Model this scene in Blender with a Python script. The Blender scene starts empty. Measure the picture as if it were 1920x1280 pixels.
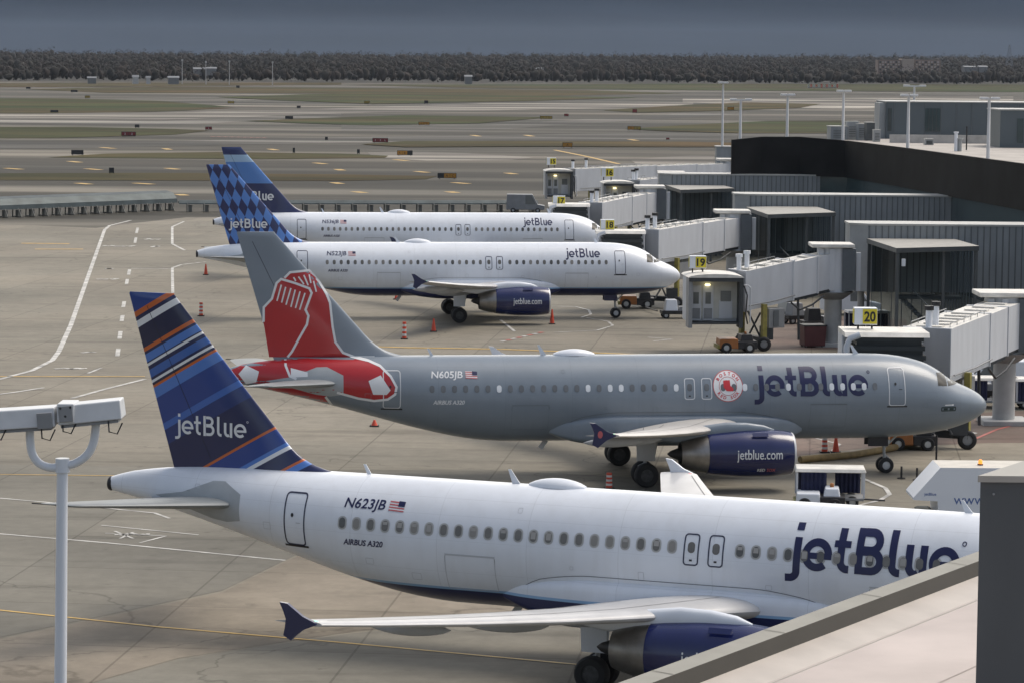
import bpy, bmesh, math, random
from math import sin, cos, pi, radians, sqrt, tan
from mathutils import Vector, Matrix
from mathutils.geometry import tessellate_polygon
random.seed(7)
S = bpy.context.scene
C = S.collection
# ------------------------------------------------------------------ camera
CH, PITCH, ROLL, F = 20.037, 0.0941494, 0.008535, 5623.0
fwd = Vector((0, cos(PITCH), -sin(PITCH))); up0 = Vector((0, sin(PITCH), cos(PITCH))); rt0 = Vector((1, 0, 0))
rt = rt0 * cos(ROLL) + up0 * sin(ROLL) * -1 * -1
upv = up0 * cos(ROLL) - rt0 * sin(ROLL)
cam = bpy.data.cameras.new('camera'); co = bpy.data.objects.new('camera', cam); C.objects.link(co)
co.matrix_world = Matrix(((rt.x, upv.x, -fwd.x, 0), (rt.y, upv.y, -fwd.y, 0), (rt.z, upv.z, -fwd.z, CH), (0, 0, 0, 1)))
cam.sensor_width = 36; cam.lens = F * 36 / 1920; cam.clip_end = 60000; cam.clip_start = 1
S.camera = co
# ------------------------------------------------------------------ world, sun, exposure
SUNV = Vector((0.45, 0.20, 0.80)).normalized()
w = bpy.data.worlds.new('World'); S.world = w; w.use_nodes = True
nt = w.node_tree; nt.nodes.clear()
def nn(t, typ, **k):
    n = t.nodes.new(typ)
    for a, b in k.items(): setattr(n, a, b)
    return n
wo = nn(nt, 'ShaderNodeOutputWorld'); bg1 = nn(nt, 'ShaderNodeBackground'); bg2 = nn(nt, 'ShaderNodeBackground'); mx = nn(nt, 'ShaderNodeMixShader')
sky = nn(nt, 'ShaderNodeTexSky', sky_type='NISHITA', sun_disc=False)
sky.sun_elevation = math.asin(SUNV.z); sky.sun_rotation = math.atan2(SUNV.x, SUNV.y); sky.dust_density = 3; sky.air_density = 1.0
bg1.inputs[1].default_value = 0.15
hs = nn(nt, 'ShaderNodeHueSaturation'); hs.inputs['Saturation'].default_value = .62; nt.links.new(sky.outputs[0], hs.inputs['Color'])
tc = nn(nt, 'ShaderNodeTexCoord'); sx = nn(nt, 'ShaderNodeSeparateXYZ'); nt.links.new(tc.outputs['Generated'], sx.inputs[0])
rz = nn(nt, 'ShaderNodeValToRGB'); nt.links.new(sx.outputs['Z'], rz.inputs[0])
cr = rz.color_ramp; cr.elements[0].position = 0.0; cr.elements[0].color = (.062, .086, .128, 1); cr.elements[1].position = .022; cr.elements[1].color = (.042, .060, .094, 1)
e = cr.elements.new(.009); e.color = (.055, .077, .115, 1)
nz = nn(nt, 'ShaderNodeTexNoise'); nz.inputs['Scale'].default_value = 9; nz.inputs['Detail'].default_value = 5
mpw = nn(nt, 'ShaderNodeMapping'); mpw.inputs['Scale'].default_value = (1, 1, 16); nt.links.new(tc.outputs['Generated'], mpw.inputs[0]); nt.links.new(mpw.outputs[0], nz.inputs['Vector'])
mr = nn(nt, 'ShaderNodeMapRange'); mr.inputs[1].default_value = .3; mr.inputs[2].default_value = .7; mr.inputs[3].default_value = .70; mr.inputs[4].default_value = .92
nt.links.new(nz.outputs[0], mr.inputs[0]); nt.links.new(mr.outputs[0], bg2.inputs[1]); nt.links.new(rz.outputs[0], bg2.inputs[0])
m1 = nn(nt, 'ShaderNodeMapRange', interpolation_type='SMOOTHSTEP'); m1.inputs[1].default_value = 0.25; m1.inputs[2].default_value = .75; nt.links.new(sx.outputs['Y'], m1.inputs[0])
m2 = nn(nt, 'ShaderNodeMapRange', interpolation_type='SMOOTHSTEP'); m2.inputs[1].default_value = 0.03; m2.inputs[2].default_value = .11; m2.inputs[3].default_value = 1; m2.inputs[4].default_value = 0; nt.links.new(sx.outputs['Z'], m2.inputs[0])
mm = nn(nt, 'ShaderNodeMath', operation='MULTIPLY'); nt.links.new(m1.outputs[0], mm.inputs[0]); nt.links.new(m2.outputs[0], mm.inputs[1])
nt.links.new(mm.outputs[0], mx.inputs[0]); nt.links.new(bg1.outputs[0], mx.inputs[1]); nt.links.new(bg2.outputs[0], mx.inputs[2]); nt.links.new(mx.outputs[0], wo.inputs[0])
# brighter cloud edge above the storm bank (elevation 6 to 30 degrees, ahead)
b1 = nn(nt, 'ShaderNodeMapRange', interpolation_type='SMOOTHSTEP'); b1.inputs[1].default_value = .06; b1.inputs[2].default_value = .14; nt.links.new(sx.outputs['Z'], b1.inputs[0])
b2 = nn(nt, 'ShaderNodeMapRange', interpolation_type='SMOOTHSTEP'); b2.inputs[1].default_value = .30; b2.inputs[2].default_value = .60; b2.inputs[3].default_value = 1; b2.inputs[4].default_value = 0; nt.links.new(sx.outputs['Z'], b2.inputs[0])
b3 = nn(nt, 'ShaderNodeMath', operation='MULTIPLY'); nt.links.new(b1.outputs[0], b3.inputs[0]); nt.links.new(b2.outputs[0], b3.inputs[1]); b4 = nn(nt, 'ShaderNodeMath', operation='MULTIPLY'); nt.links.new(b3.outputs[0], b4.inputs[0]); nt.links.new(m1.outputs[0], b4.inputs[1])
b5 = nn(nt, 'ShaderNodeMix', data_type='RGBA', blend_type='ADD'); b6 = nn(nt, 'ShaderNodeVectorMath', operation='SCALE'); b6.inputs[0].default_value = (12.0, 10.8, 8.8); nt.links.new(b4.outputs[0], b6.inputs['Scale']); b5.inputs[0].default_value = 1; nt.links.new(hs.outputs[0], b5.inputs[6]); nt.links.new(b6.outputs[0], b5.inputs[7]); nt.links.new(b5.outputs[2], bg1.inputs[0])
sl = bpy.data.lights.new('sun', 'SUN'); so = bpy.data.objects.new('sun', sl); C.objects.link(so)
sl.energy = 2.0; sl.angle = radians(32); sl.color = (1, .91, .78)
so.rotation_euler = SUNV.to_track_quat('Z', 'Y').to_euler()
S.view_settings.view_transform = 'Standard'; S.view_settings.look = 'None'; S.view_settings.gamma = 1; S.view_settings.use_curve_mapping = False
S.view_settings.exposure = 0.06

# ------------------------------------------------------------------ pixel -> world helpers (measuring the photo, 1920 wide)
def ray(px, py): return (fwd * F + rt * (px - 960) - upv * (py - 640)).normalized()
def gp(px, py, z=0.0):
    d = ray(px, py); t = (z - CH) / d.z
    return Vector((d.x * t, d.y * t, z))
def at(px, py, D):
    d = ray(px, py); t = D / d.y
    return Vector((d.x * t, D, CH + d.z * t))

# ------------------------------------------------------------------ materials
MC = {}
def mat(name, col, rough=.5, metal=0., var=.08, vs=1.5, coat=0., bump=0., bs=8., em=0., spec=None, vscale=(1, 1, 1)):
    if name in MC: return MC[name]
    m = bpy.data.materials.new(name); m.use_nodes = True; MC[name] = m
    t = m.node_tree; b = t.nodes['Principled BSDF']
    b.inputs['Base Color'].default_value = (*col, 1); b.inputs['Roughness'].default_value = rough; b.inputs['Metallic'].default_value = metal
    if coat: b.inputs['Coat Weight'].default_value = coat; b.inputs['Coat Roughness'].default_value = .08
    if spec is not None: b.inputs['Specular IOR Level'].default_value = spec
    if em: b.inputs['Emission Color'].default_value = (*col, 1); b.inputs['Emission Strength'].default_value = em
    if var:
        g = nn(t, 'ShaderNodeTexCoord'); n = nn(t, 'ShaderNodeTexNoise'); n.inputs['Scale'].default_value = vs; n.inputs['Detail'].default_value = 6
        mp = nn(t, 'ShaderNodeMapping'); mp.inputs['Scale'].default_value = vscale
        t.links.new(g.outputs['Object'], mp.inputs[0]); t.links.new(mp.outputs[0], n.inputs['Vector'])
        r = nn(t, 'ShaderNodeMapRange'); r.inputs[1].default_value = .3; r.inputs[2].default_value = .7; r.inputs[3].default_value = 1 - var; r.inputs[4].default_value = 1 + var * .6
        t.links.new(n.outputs[0], r.inputs[0])
        x = nn(t, 'ShaderNodeVectorMath', operation='SCALE'); x.inputs[0].default_value = col; t.links.new(r.outputs[0], x.inputs['Scale']); t.links.new(x.outputs[0], b.inputs['Base Color'])
    if bump:
        g2 = nn(t, 'ShaderNodeTexCoord'); n2 = nn(t, 'ShaderNodeTexNoise'); n2.inputs['Scale'].default_value = bs; t.links.new(g2.outputs['Object'], n2.inputs['Vector'])
        bp = nn(t, 'ShaderNodeBump'); bp.inputs['Strength'].default_value = bump; t.links.new(n2.outputs[0], bp.inputs['Height']); t.links.new(bp.outputs[0], b.inputs['Normal'])
    return m
def clone(m, name):
    if name in MC: return MC[name]
    c = m.copy(); c.name = name; MC[name] = c; return c

NAVY = (.011, .017, .075); MID = (.015, .048, .23); LIGHT = (.075, .19, .52); ORANGE = (.52, .12, .025); WHT = (.72, .73, .74)
M_wht = mat('white_paint', (.70, .735, .785), .40, var=.05, vs=.5, coat=.2, vscale=(1, 1, .5))
M_navy = mat('navy_paint', NAVY, .3, var=.1, coat=.4)
M_eng = mat('engine_blue', (.007, .013, .080), .25, var=.1, coat=.5)
M_grey = mat('grey_paint', (.190, .228, .270), .38, var=.06, vs=.5, coat=.25)
M_wing = mat('wing_grey', (.50, .50, .50), .38, var=.12, vs=.8, coat=.15)
M_wingd = mat('wing_under', (.38, .39, .40), .5, var=.1)
M_metal = mat('bare_metal', (.30, .29, .28), .38, .9, var=.2, vs=3)
M_lip = mat('polished_lip', (.50, .51, .53), .4, .3, var=.05)
M_dark = mat('dark_metal', (.035, .035, .038), .5, .4, var=.2)
M_blk = mat('black_rubber', (.018, .018, .019), .75, var=.25, vs=4)
M_hub = mat('wheel_hub', (.52, .54, .56), .4, .4)
M_win = mat('window_shade', (.155, .150, .138), .25, var=.25, vs=1.1)
M_winr = mat('window_ring', (.40, .40, .39), .4)
M_winw = mat('window_white', (.72, .75, .78), .3)
M_wing_g = mat('window_grey', (.145, .155, .165), .25, var=.25, vs=1.1)
M_cock = mat('cockpit_glass', (.035, .033, .026), .3, var=.2, spec=.25)
M_red = mat('sock_red', (.40, .013, .018), .3, var=.05, coat=.4)
M_txtw = mat('white_lettering', (.72, .73, .74), .4, var=0)
M_txtn = mat('navy_lettering', (.008, .011, .062), .35, var=0)
M_line = mat('panel_line', (.46, .48, .51), .5, var=0)
M_flagr = mat('flag_red', (.45, .10, .11), .5, var=0)
M_green = mat('navigation_green', (.05, .9, .35), .3, var=0, em=3)
M_org = mat('orange_paint', (.36, .13, .03), .45, var=.15)
M_yel = mat('yellow_sign', (.62, .52, .03), .45, var=.06, vs=4)
M_ylp = mat('yellow_steel', (.26, .23, .06), .5, var=.25, vs=3)
M_black = mat('black_lettering', (.012, .012, .012), .5, var=0)

# ------------------------------------------------------------------ mesh builder
class MB:
    def __init__(s): s.v = []; s.f = []; s.m = []
    def face(s, idx, m=0): s.f.append(idx); s.m.append(m)
    def poly(s, pts, m=0):
        b = len(s.v); s.v += [tuple(p) for p in pts]; s.face(list(range(b, b + len(pts))), m); return s
    def box(s, c, d, rz=0., m=0, top=None, mtop=None, tilt=None):
        hx, hy, hz = d[0] / 2, d[1] / 2, d[2] / 2; b = len(s.v); k = top or (1, 1)
        for z, kx, ky in ((-hz, 1, 1), (hz, *k)):
            for x, y in ((-hx, -hy), (hx, -hy), (hx, hy), (-hx, hy)):
                x *= kx; y *= ky; p = Vector((x, y, z))
                if tilt: p.rotate(tilt)
                s.v.append((c[0] + p.x * cos(rz) - p.y * sin(rz), c[1] + p.x * sin(rz) + p.y * cos(rz), c[2] + p.z))
        for q, mi in (((0, 3, 2, 1), m), ((4, 5, 6, 7), m if mtop is None else mtop), ((0, 1, 5, 4), m), ((1, 2, 6, 5), m), ((2, 3, 7, 6), m), ((3, 0, 4, 7), m)): s.face([b + i for i in q], mi)
        return s
    def loft(s, rings, m=0, cap=True, closed=True):
        b = len(s.v); n = len(rings[0])
        for r in rings: s.v += [tuple(p) for p in r]
        for i in range(len(rings) - 1):
            for j in range(n if closed else n - 1):
                a = b + i * n + j; c = b + i * n + (j + 1) % n
                s.face([a, c, c + n, a + n], m)
        if cap: s.face([b + j for j in reversed(range(n))], m); s.face([b + (len(rings) - 1) * n + j for j in range(n)], m)
        return s
    def cyl(s, p0, p1, r0, r1=None, n=16, m=0, cap=True):
        p0 = Vector(p0); p1 = Vector(p1); r1 = r0 if r1 is None else r1; d = (p1 - p0).normalized()
        a = Vector((0, 0, 1)) if abs(d.z) < .9 else Vector((1, 0, 0)); u = d.cross(a).normalized(); v = d.cross(u)
        return s.loft([[p + (u * cos(2 * pi * i / n) + v * sin(2 * pi * i / n)) * r for i in range(n)] for p, r in ((p0, r0), (p1, r1))], m, cap)
    def tube(s, pts, r, n=10, m=0):
        pts = [Vector(p) for p in pts]; rings = []; u = None
        for i, p in enumerate(pts):
            d = (pts[min(i + 1, len(pts) - 1)] - pts[max(i - 1, 0)]).normalized()
            if u is None: a = Vector((0, 0, 1)) if abs(d.z) < .9 else Vector((0, 1, 0)); u = d.cross(a).normalized()
            u = (u - d * u.dot(d)).normalized(); v = d.cross(u)
            rr = r[i] if isinstance(r, (list, tuple)) else r
            rings.append([p + (u * cos(2 * pi * j / n) + v * sin(2 * pi * j / n)) * rr for j in range(n)])
        return s.loft(rings, m)
    def prism(s, poly, z0, z1, m=0, mtop=None):
        b = len(s.v); n = len(poly)
        s.v += [(p[0], p[1], z0) for p in poly] + [(p[0], p[1], z1) for p in poly]
        s.face([b + i for i in reversed(range(n))], m); s.face([b + n + i for i in range(n)], m if mtop is None else mtop)
        for i in range(n): s.face([b + i, b + (i + 1) % n, b + n + (i + 1) % n, b + n + i], m)
        return s
    def rev(s, prof, axis0, ax, n=40, m=0, cap=False):   # prof: (dist along ax, radius)
        ax = Vector(ax).normalized(); a = Vector((0, 0, 1)) if abs(ax.z) < .9 else Vector((1, 0, 0)); u = ax.cross(a).normalized(); v = ax.cross(u); o = Vector(axis0)
        return s.loft([[o + ax * t + (u * cos(2 * pi * i / n) + v * sin(2 * pi * i / n)) * r for i in range(n)] for t, r in prof], m, cap)
    def build(s, name, mats, parent=None, smooth=None, bevel=0, **tags):
        me = bpy.data.meshes.new(name); me.from_pydata(s.v, [], s.f)
        for m in (mats if isinstance(mats, (list, tuple)) else [mats]): me.materials.append(m)
        me.polygons.foreach_set('material_index', s.m)
        if smooth is not None: me.polygons.foreach_set('use_smooth', [True] * len(s.f)); me.set_sharp_from_angle(angle=radians(smooth))
        me.update(); o = bpy.data.objects.new(name, me); C.objects.link(o); o.parent = parent
        if bevel: b = o.modifiers.new('bevel', 'BEVEL'); b.width = bevel; b.segments = 2; b.limit_method = 'ANGLE'
        for k, v in tags.items(): o[k] = v
        return o
def empty(name, loc, rz=0., label=None, category=None, group=None):
    o = bpy.data.objects.new(name, None); C.objects.link(o); o.location = loc; o.rotation_euler = (0, 0, rz)
    if label: o['label'] = label
    if category: o['category'] = category
    if group: o['group'] = group
    return o
def tag(o, label, category, group=None):
    o['label'] = label; o['category'] = category
    if group: o['group'] = group
    return o
def copy_tree(o, parent=None, depth=0):
    c = o.copy(); C.objects.link(c); c.parent = parent
    for ch in list(o.children): copy_tree(ch, c)
    return c

# ------------------------------------------------------------------ decals: flat shapes pressed onto a surface
def bm_loops(loops):
    bm = bmesh.new(); vs = [bm.verts.new((p[0], p[1], 0)) for l in loops for p in l]
    for t in tessellate_polygon([[Vector((p[0], p[1], 0)) for p in l] for l in loops]):
        try: bm.faces.new([vs[i] for i in t])
        except ValueError: pass
    return bm
TXT = {}
def bm_text(s, x0, y0, h, width=None, bold=0., mirror=1, shear=0., center=False):
    k = (s, bold, shear)
    if k not in TXT:
        cu = bpy.data.curves.new('t', 'FONT'); cu.body = s; cu.offset = bold; cu.shear = shear; cu.resolution_u = 3
        o = bpy.data.objects.new('t', cu); C.objects.link(o); bpy.context.view_layer.update()
        me = bpy.data.meshes.new_from_object(o.evaluated_get(bpy.context.evaluated_depsgraph_get())); bpy.data.objects.remove(o); TXT[k] = me
    me = TXT[k]; bm = bmesh.new(); bm.from_mesh(me)
    xs = [v.co.x for v in bm.verts]; ys = [v.co.y for v in bm.verts]; a, b = min(xs), max(xs); c, d = max(min(ys), -.02), max(ys)
    ky = h / (d - c); kx = ky if width is None else width / (b - a)
    for v in bm.verts: v.co = Vector((x0 + mirror * ((v.co.x - a) * kx - ((b - a) * kx / 2 if center else 0)), y0 + (v.co.y - c) * ky, 0))
    return bm
def project(bm, surf, off, step):
    if step:
        for ax in (0, 1):
            vals = [v.co[ax] for v in bm.verts]
            if not vals: continue
            lo, hi = min(vals), max(vals); k = math.floor(lo / step) + 1
            while k * step < hi:
                n = Vector((1, 0, 0)) if ax == 0 else Vector((0, 1, 0))
                bmesh.ops.bisect_plane(bm, geom=bm.verts[:] + bm.edges[:] + bm.faces[:], plane_co=n * (k * step), plane_no=n); k += 1
    for v in bm.verts: v.co = surf(v.co.x, v.co.y, off)
def decal(name, shapes, surf, m, parent, off=.008, step=.12, inc=.0012, **tags):
    """shapes: bmeshes, or lists of loops; each pressed with its own tiny offset"""
    verts = []; faces = []
    for i, sh in enumerate(shapes):
        bm = sh if isinstance(sh, bmesh.types.BMesh) else bm_loops(sh)
        project(bm, surf, off + i * inc, step); bm.verts.index_update(); b = len(verts)
        verts += [tuple(v.co) for v in bm.verts]; faces += [[b + v.index for v in f.verts] for f in bm.faces]; bm.free()
    me = bpy.data.meshes.new(name); me.from_pydata(verts, [], faces); me.materials.append(m)
    me.polygons.foreach_set('use_smooth', [True] * len(faces)); me.update()
    o = bpy.data.objects.new(name, me); C.objects.link(o); o.parent = parent
    for k, v in tags.items(): o[k] = v
    return o
def stroke(pts, wd, closed=False):
    n = len(pts); L = []; R = []
    P = [Vector((p[0], p[1])) for p in pts]
    for i in range(n):
        a = P[i - 1] if (i > 0 or closed) else P[i]; b = P[(i + 1) % n] if (i < n - 1 or closed) else P[i]
        d1 = (P[i] - a); d2 = (b - P[i]); d1 = d1.normalized() if d1.length > 1e-9 else d2.normalized(); d2 = d2.normalized() if d2.length > 1e-9 else d1
        t = (d1 + d2).normalized() if (d1 + d2).length > 1e-6 else d1; nrm = Vector((-t.y, t.x)); k = 1 / max(.4, nrm.dot(Vector((-d1.y, d1.x))))
        L.append(P[i] + nrm * wd / 2 * k); R.append(P[i] - nrm * wd / 2 * k)
    if closed: return [L, R]
    return [L + R[::-1]]
def arc(cx, cy, rx, ry, a0, a1, n=14): return [(cx + rx * cos(radians(a0 + (a1 - a0) * i / n)), cy + ry * sin(radians(a0 + (a1 - a0) * i / n))) for i in range(n + 1)]
def wordmark(x0, y0, s, mirror=1, wt=.24, only=None, reg=True):
    g = []
    def add(ch, pts, w_=wt, closed=False):
        if only and ch not in only: return
        lp = stroke(pts, w_, closed); g.append([[(x0 + mirror * p[0] * s, y0 + p[1] * s) for p in l] for l in lp])
    add('j', [(.30, 1.20), (.30, 1.42)]); add('j', [(.30, 1.0), (.30, 0)] + arc(.08, -.06, .22, .20, 0, -80, 8) + [(-.06, -.26)])
    for ch, cx in (('e', .96), ('E', 5.10)):
        add(ch, arc(cx, .5, .375, .385, 2, 312, 26)); add(ch, [(cx - .26, .47), (cx + .48, .47)], wt * .8)
    add('t', [(1.74, 1.34), (1.74, .36)] + arc(1.96, .36, .22, .24, 180, 262, 7) + [(2.02, .12)]); add('t', [(1.50, .88), (2.04, .88)], wt * .85)
    add('B', [(2.34, 0), (2.34, 1.38)])
    add('B', [(2.46, 1.265), (2.70, 1.265)] + arc(2.70, 1.005, .26, .26, 85, -85, 10) + [(2.46, .745)])
    add('B', [(2.46, .70), (2.74, .70)] + arc(2.74, .41, .29, .295, 85, -85, 10) + [(2.46, .115)])
    add('l', [(3.42, 1.38), (3.42, .34)] + arc(3.62, .34, .20, .22, 180, 262, 7) + [(3.68, .12)])
    add('u', [(3.96, 1.0), (3.96, .40)] + arc(4.17, .40, .21, .28, 184, 300, 9)); add('u', [(4.42, 1.0), (4.42, 0)])
    if reg and not only: g.append([[(x0 + mirror * p[0] * s, y0 + p[1] * s) for p in l] for l in stroke(arc(5.66, 1.12, .06, .06, 0, 330, 12), .03, True)])
    return g

# ------------------------------------------------------------------ the airliner
def pchip(xs, ys):
    n = len(xs); h = [xs[i + 1] - xs[i] for i in range(n - 1)]; d = [(ys[i + 1] - ys[i]) / h[i] for i in range(n - 1)]; m = [0] * n
    m[0] = d[0]; m[-1] = d[-1]
    for i in range(1, n - 1): m[i] = 0 if d[i - 1] * d[i] <= 0 else 2 * d[i - 1] * d[i] / (d[i - 1] + d[i])
    def f(x):
        if x <= xs[0]: return ys[0]
        if x >= xs[-1]: return ys[-1]
        i = max(k for k in range(n - 1) if xs[k] <= x); t = (x - xs[i]) / h[i]
        return (2 * t**3 - 3 * t * t + 1) * ys[i] + (t**3 - 2 * t * t + t) * h[i] * m[i] + (-2 * t**3 + 3 * t * t) * ys[i + 1] + (t**3 - t * t) * h[i] * m[i + 1]
    return f
ZT = pchip([0, .04, .15, .5, 1.0, 1.5, 2.0, 2.5, 3.0, 3.5, 4.2, 5, 6, 8, 28, 31, 33, 35, 36.5, 37.2, 37.5], [3.27, 3.43, 3.61, 3.91, 4.18, 4.40, 4.66, 5.02, 5.31, 5.50, 5.68, 5.80, 5.86, 5.87, 5.87, 5.86, 5.81, 5.67, 5.46, 5.28, 5.18])
ZB = pchip([0, .04, .15, .5, 1.0, 2, 3, 4, 5, 6.5, 23.8, 25, 26, 28, 30, 32, 34, 36, 37.5], [3.27, 3.11, 2.94, 2.68, 2.43, 2.12, 1.94, 1.83, 1.77, 1.73, 1.73, 1.80, 1.93, 2.36, 2.90, 3.46, 3.98, 4.44, 4.72])
HW = pchip([0, .04, .15, .5, 1.0, 1.5, 2, 3, 4, 5, 6.5, 24, 26, 28, 30, 32, 34, 36, 37.5], [.005, .17, .36, .70, 1.03, 1.28, 1.48, 1.74, 1.88, 1.95, 1.975, 1.975, 1.95, 1.84, 1.60, 1.26, .86, .44, .22])
ZC = pchip([0, 2, 6, 24, 30, 37.5], [3.27, 3.55, 3.80, 3.80, 4.35, 4.97])
def surf_fus(X, Z, off):      # starboard side (local y < 0)
    zc = min(max(ZC(X), ZB(X) + .02), ZT(X) - .02); hz = (ZT(X) - zc) if Z > zc else (zc - ZB(X)); t = max(-.9995, min(.9995, (Z - zc) / max(hz, .01)))
    wd = HW(X); y = wd * sqrt(1 - t * t)
    n = Vector((0, y / max(wd * wd, .01), (t * hz) / max(hz * hz, .01))); n = n.normalized() if n.length > 1e-6 else Vector((0, 1, 0))
    return Vector((17.7 - X, -(y + n.y * off), zc + t * hz + n.z * off))
FLE = pchip([4.8, 5.80, 5.90, 6.03, 6.25, 6.6, 7.2, 11.70], [28.5, 28.6, 29.0, 29.45, 29.92, 30.38, 30.93, 34.92])
def fle(z): return FLE(z)
def fte(z): return 34.98 + (z - 5.75) * .292
def fin_y(X, Z):
    a, b = fle(Z), fte(Z); c = b - a; t = (X - a) / c
    if t <= 0 or t >= 1: return 0.0
    tk = min(.09, .62 / c) * (1 if Z < 9 else 1)
    return 5 * tk * c * (.2969 * sqrt(t) - .126 * t - .3516 * t * t + .2843 * t**3 - .1036 * t**4)
def surf_fin(X, Z, off): return Vector((17.7 - X, -(fin_y(X, Z) + off), Z))
EX, EY, EZ = 11.05, 5.75, 1.78
NAC = pchip([0, .12, .5, 1.2, 2.2, 3.2, 4.2, 4.9, 5.3], [.93, .99, 1.05, 1.10, 1.10, 1.04, .93, .78, .66])
def surf_nac(X, Z, off):
    r = NAC(X - EX) + off; t = max(-.999, min(.999, (Z - EZ) / r)); return Vector((17.7 - X, -EY - r * sqrt(1 - t * t), EZ + t * r))
def airfoil(c, tk, n=14, camber=.015):
    up = []; lo = []
    for i in range(n + 1):
        t = .5 * (1 - cos(pi * i / n)); y = 5 * tk * (.2969 * sqrt(t) - .126 * t - .3516 * t * t + .2843 * t**3 - .1036 * t**4); cm = camber * 4 * t * (1 - t)
        up.append((t * c, (y + cm) * c)); lo.append((t * c, (-y + cm) * c))
    return up + lo[-2:0:-1]
PL = {}
def plane_px(P, px, py, Y):          # photo pixel -> station X and height Z on the plane y = Y of aircraft P
    nx, ny, a = PL[P]; d = ray(px, py); st = Vector((sin(a), -cos(a))); dr = Vector((cos(a), sin(a)))
    o = Vector((nx, ny)) + st * Y; dd = Vector((d.x, d.y)); t = o.dot(st) / dd.dot(st); p = dd * t
    return -(p - o).dot(dr), CH + d.z * t
PL = {'N': (20.6546, 91.4041, -.3793), 'G': (23.3364, 146.4783, .1358), 'W': (13.052, 233.0335, .1219), 'B': (9.9607, 276.7517, .1067)}

def paint_fus(name, base, belly):
    m = clone(base, name); t = m.node_tree; b = t.nodes['Principled BSDF']; src = b.inputs['Base Color'].links[0].from_socket
    g = nn(t, 'ShaderNodeTexCoord'); sp = nn(t, 'ShaderNodeSeparateXYZ'); t.links.new(g.outputs['Object'], sp.inputs[0])
    # faint skin joints every 3.2 m
    md = nn(t, 'ShaderNodeMath', operation='MODULO'); ad = nn(t, 'ShaderNodeMath', operation='ADD'); ad.inputs[1].default_value = 64; t.links.new(sp.outputs['X'], ad.inputs[0]); t.links.new(ad.outputs[0], md.inputs[0]); md.inputs[1].default_value = 3.2
    lt = nn(t, 'ShaderNodeMath', operation='LESS_THAN'); lt.inputs[1].default_value = .022; t.links.new(md.outputs[0], lt.inputs[0])
    mj = nn(t, 'ShaderNodeMix', data_type='RGBA', blend_type='MULTIPLY'); fa = nn(t, 'ShaderNodeMath', operation='MULTIPLY'); fa.inputs[1].default_value = .17; t.links.new(lt.outputs[0], fa.inputs[0])
    t.links.new(fa.outputs[0], mj.inputs[0]); t.links.new(src, mj.inputs[6]); mj.inputs[7].default_value = (0.2, 0.2, 0.2, 1)
    out = mj.outputs[2]
    for zj in (3.05, 4.12, 4.92, 5.42):      # lap joints along the skin
        cp = nn(t, 'ShaderNodeMath', operation='COMPARE'); cp.inputs[1].default_value = zj; cp.inputs[2].default_value = .007; t.links.new(sp.outputs['Z'], cp.inputs[0])
        f2 = nn(t, 'ShaderNodeMath', operation='MULTIPLY'); f2.inputs[1].default_value = .14; t.links.new(cp.outputs[0], f2.inputs[0])
        q_ = nn(t, 'ShaderNodeMix', data_type='RGBA', blend_type='MULTIPLY'); t.links.new(f2.outputs[0], q_.inputs[0]); t.links.new(out, q_.inputs[6]); q_.inputs[7].default_value = (.2, .2, .2, 1); out = q_.outputs[2]
    gn = nn(t, 'ShaderNodeTexNoise'); gm = nn(t, 'ShaderNodeMapping'); gm.inputs['Scale'].default_value = (2.2, 2.2, .25); gn.inputs['Scale'].default_value = 1.3; gn.inputs['Detail'].default_value = 8; t.links.new(g.outputs['Object'], gm.inputs[0]); t.links.new(gm.outputs[0], gn.inputs['Vector'])
    gr = nn(t, 'ShaderNodeMapRange'); gr.inputs[1].default_value = .45; gr.inputs[2].default_value = .75; gr.inputs[3].default_value = 0; gr.inputs[4].default_value = .10; t.links.new(gn.outputs[0], gr.inputs[0])
    q_ = nn(t, 'ShaderNodeMix', data_type='RGBA', blend_type='MULTIPLY'); t.links.new(gr.outputs[0], q_.inputs[0]); t.links.new(out, q_.inputs[6]); q_.inputs[7].default_value = (.55, .50, .42, 1); out = q_.outputs[2]
    if belly:
        r = nn(t, 'ShaderNodeValToRGB'); r.color_ramp.interpolation = 'CONSTANT'; mrr = nn(t, 'ShaderNodeMapRange'); mrr.inputs[1].default_value = 0; mrr.inputs[2].default_value = 4; t.links.new(sp.outputs['Z'], mrr.inputs[0]); t.links.new(mrr.outputs[0], r.inputs[0])
        cr = r.color_ramp; cr.elements[0].position = 0; cr.elements[0].color = (1, 0, 0, 1); cr.elements[1].position = belly / 4; cr.elements[1].color = (0, 1, 0, 1); e = cr.elements.new((belly + .09) / 4); e.color = (0, 0, 0, 1)
        sr = nn(t, 'ShaderNodeSeparateColor'); t.links.new(r.outputs[0], sr.inputs[0])
        a1 = nn(t, 'ShaderNodeMix', data_type='RGBA'); t.links.new(sr.outputs[0], a1.inputs[0]); t.links.new(out, a1.inputs[6]); a1.inputs[7].default_value = (*NAVY, 1)
        a2 = nn(t, 'ShaderNodeMix', data_type='RGBA'); t.links.new(sr.outputs[1], a2.inputs[0]); t.links.new(a1.outputs[2], a2.inputs[6]); a2.inputs[7].default_value = (.25, .42, .62, 1); out = a2.outputs[2]
    t.links.new(out, b.inputs['Base Color']); return m
M_fw = paint_fus('white_fuselage', M_wht, 2.38); M_fg = paint_fus('grey_fuselage', M_grey, 0)
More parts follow.
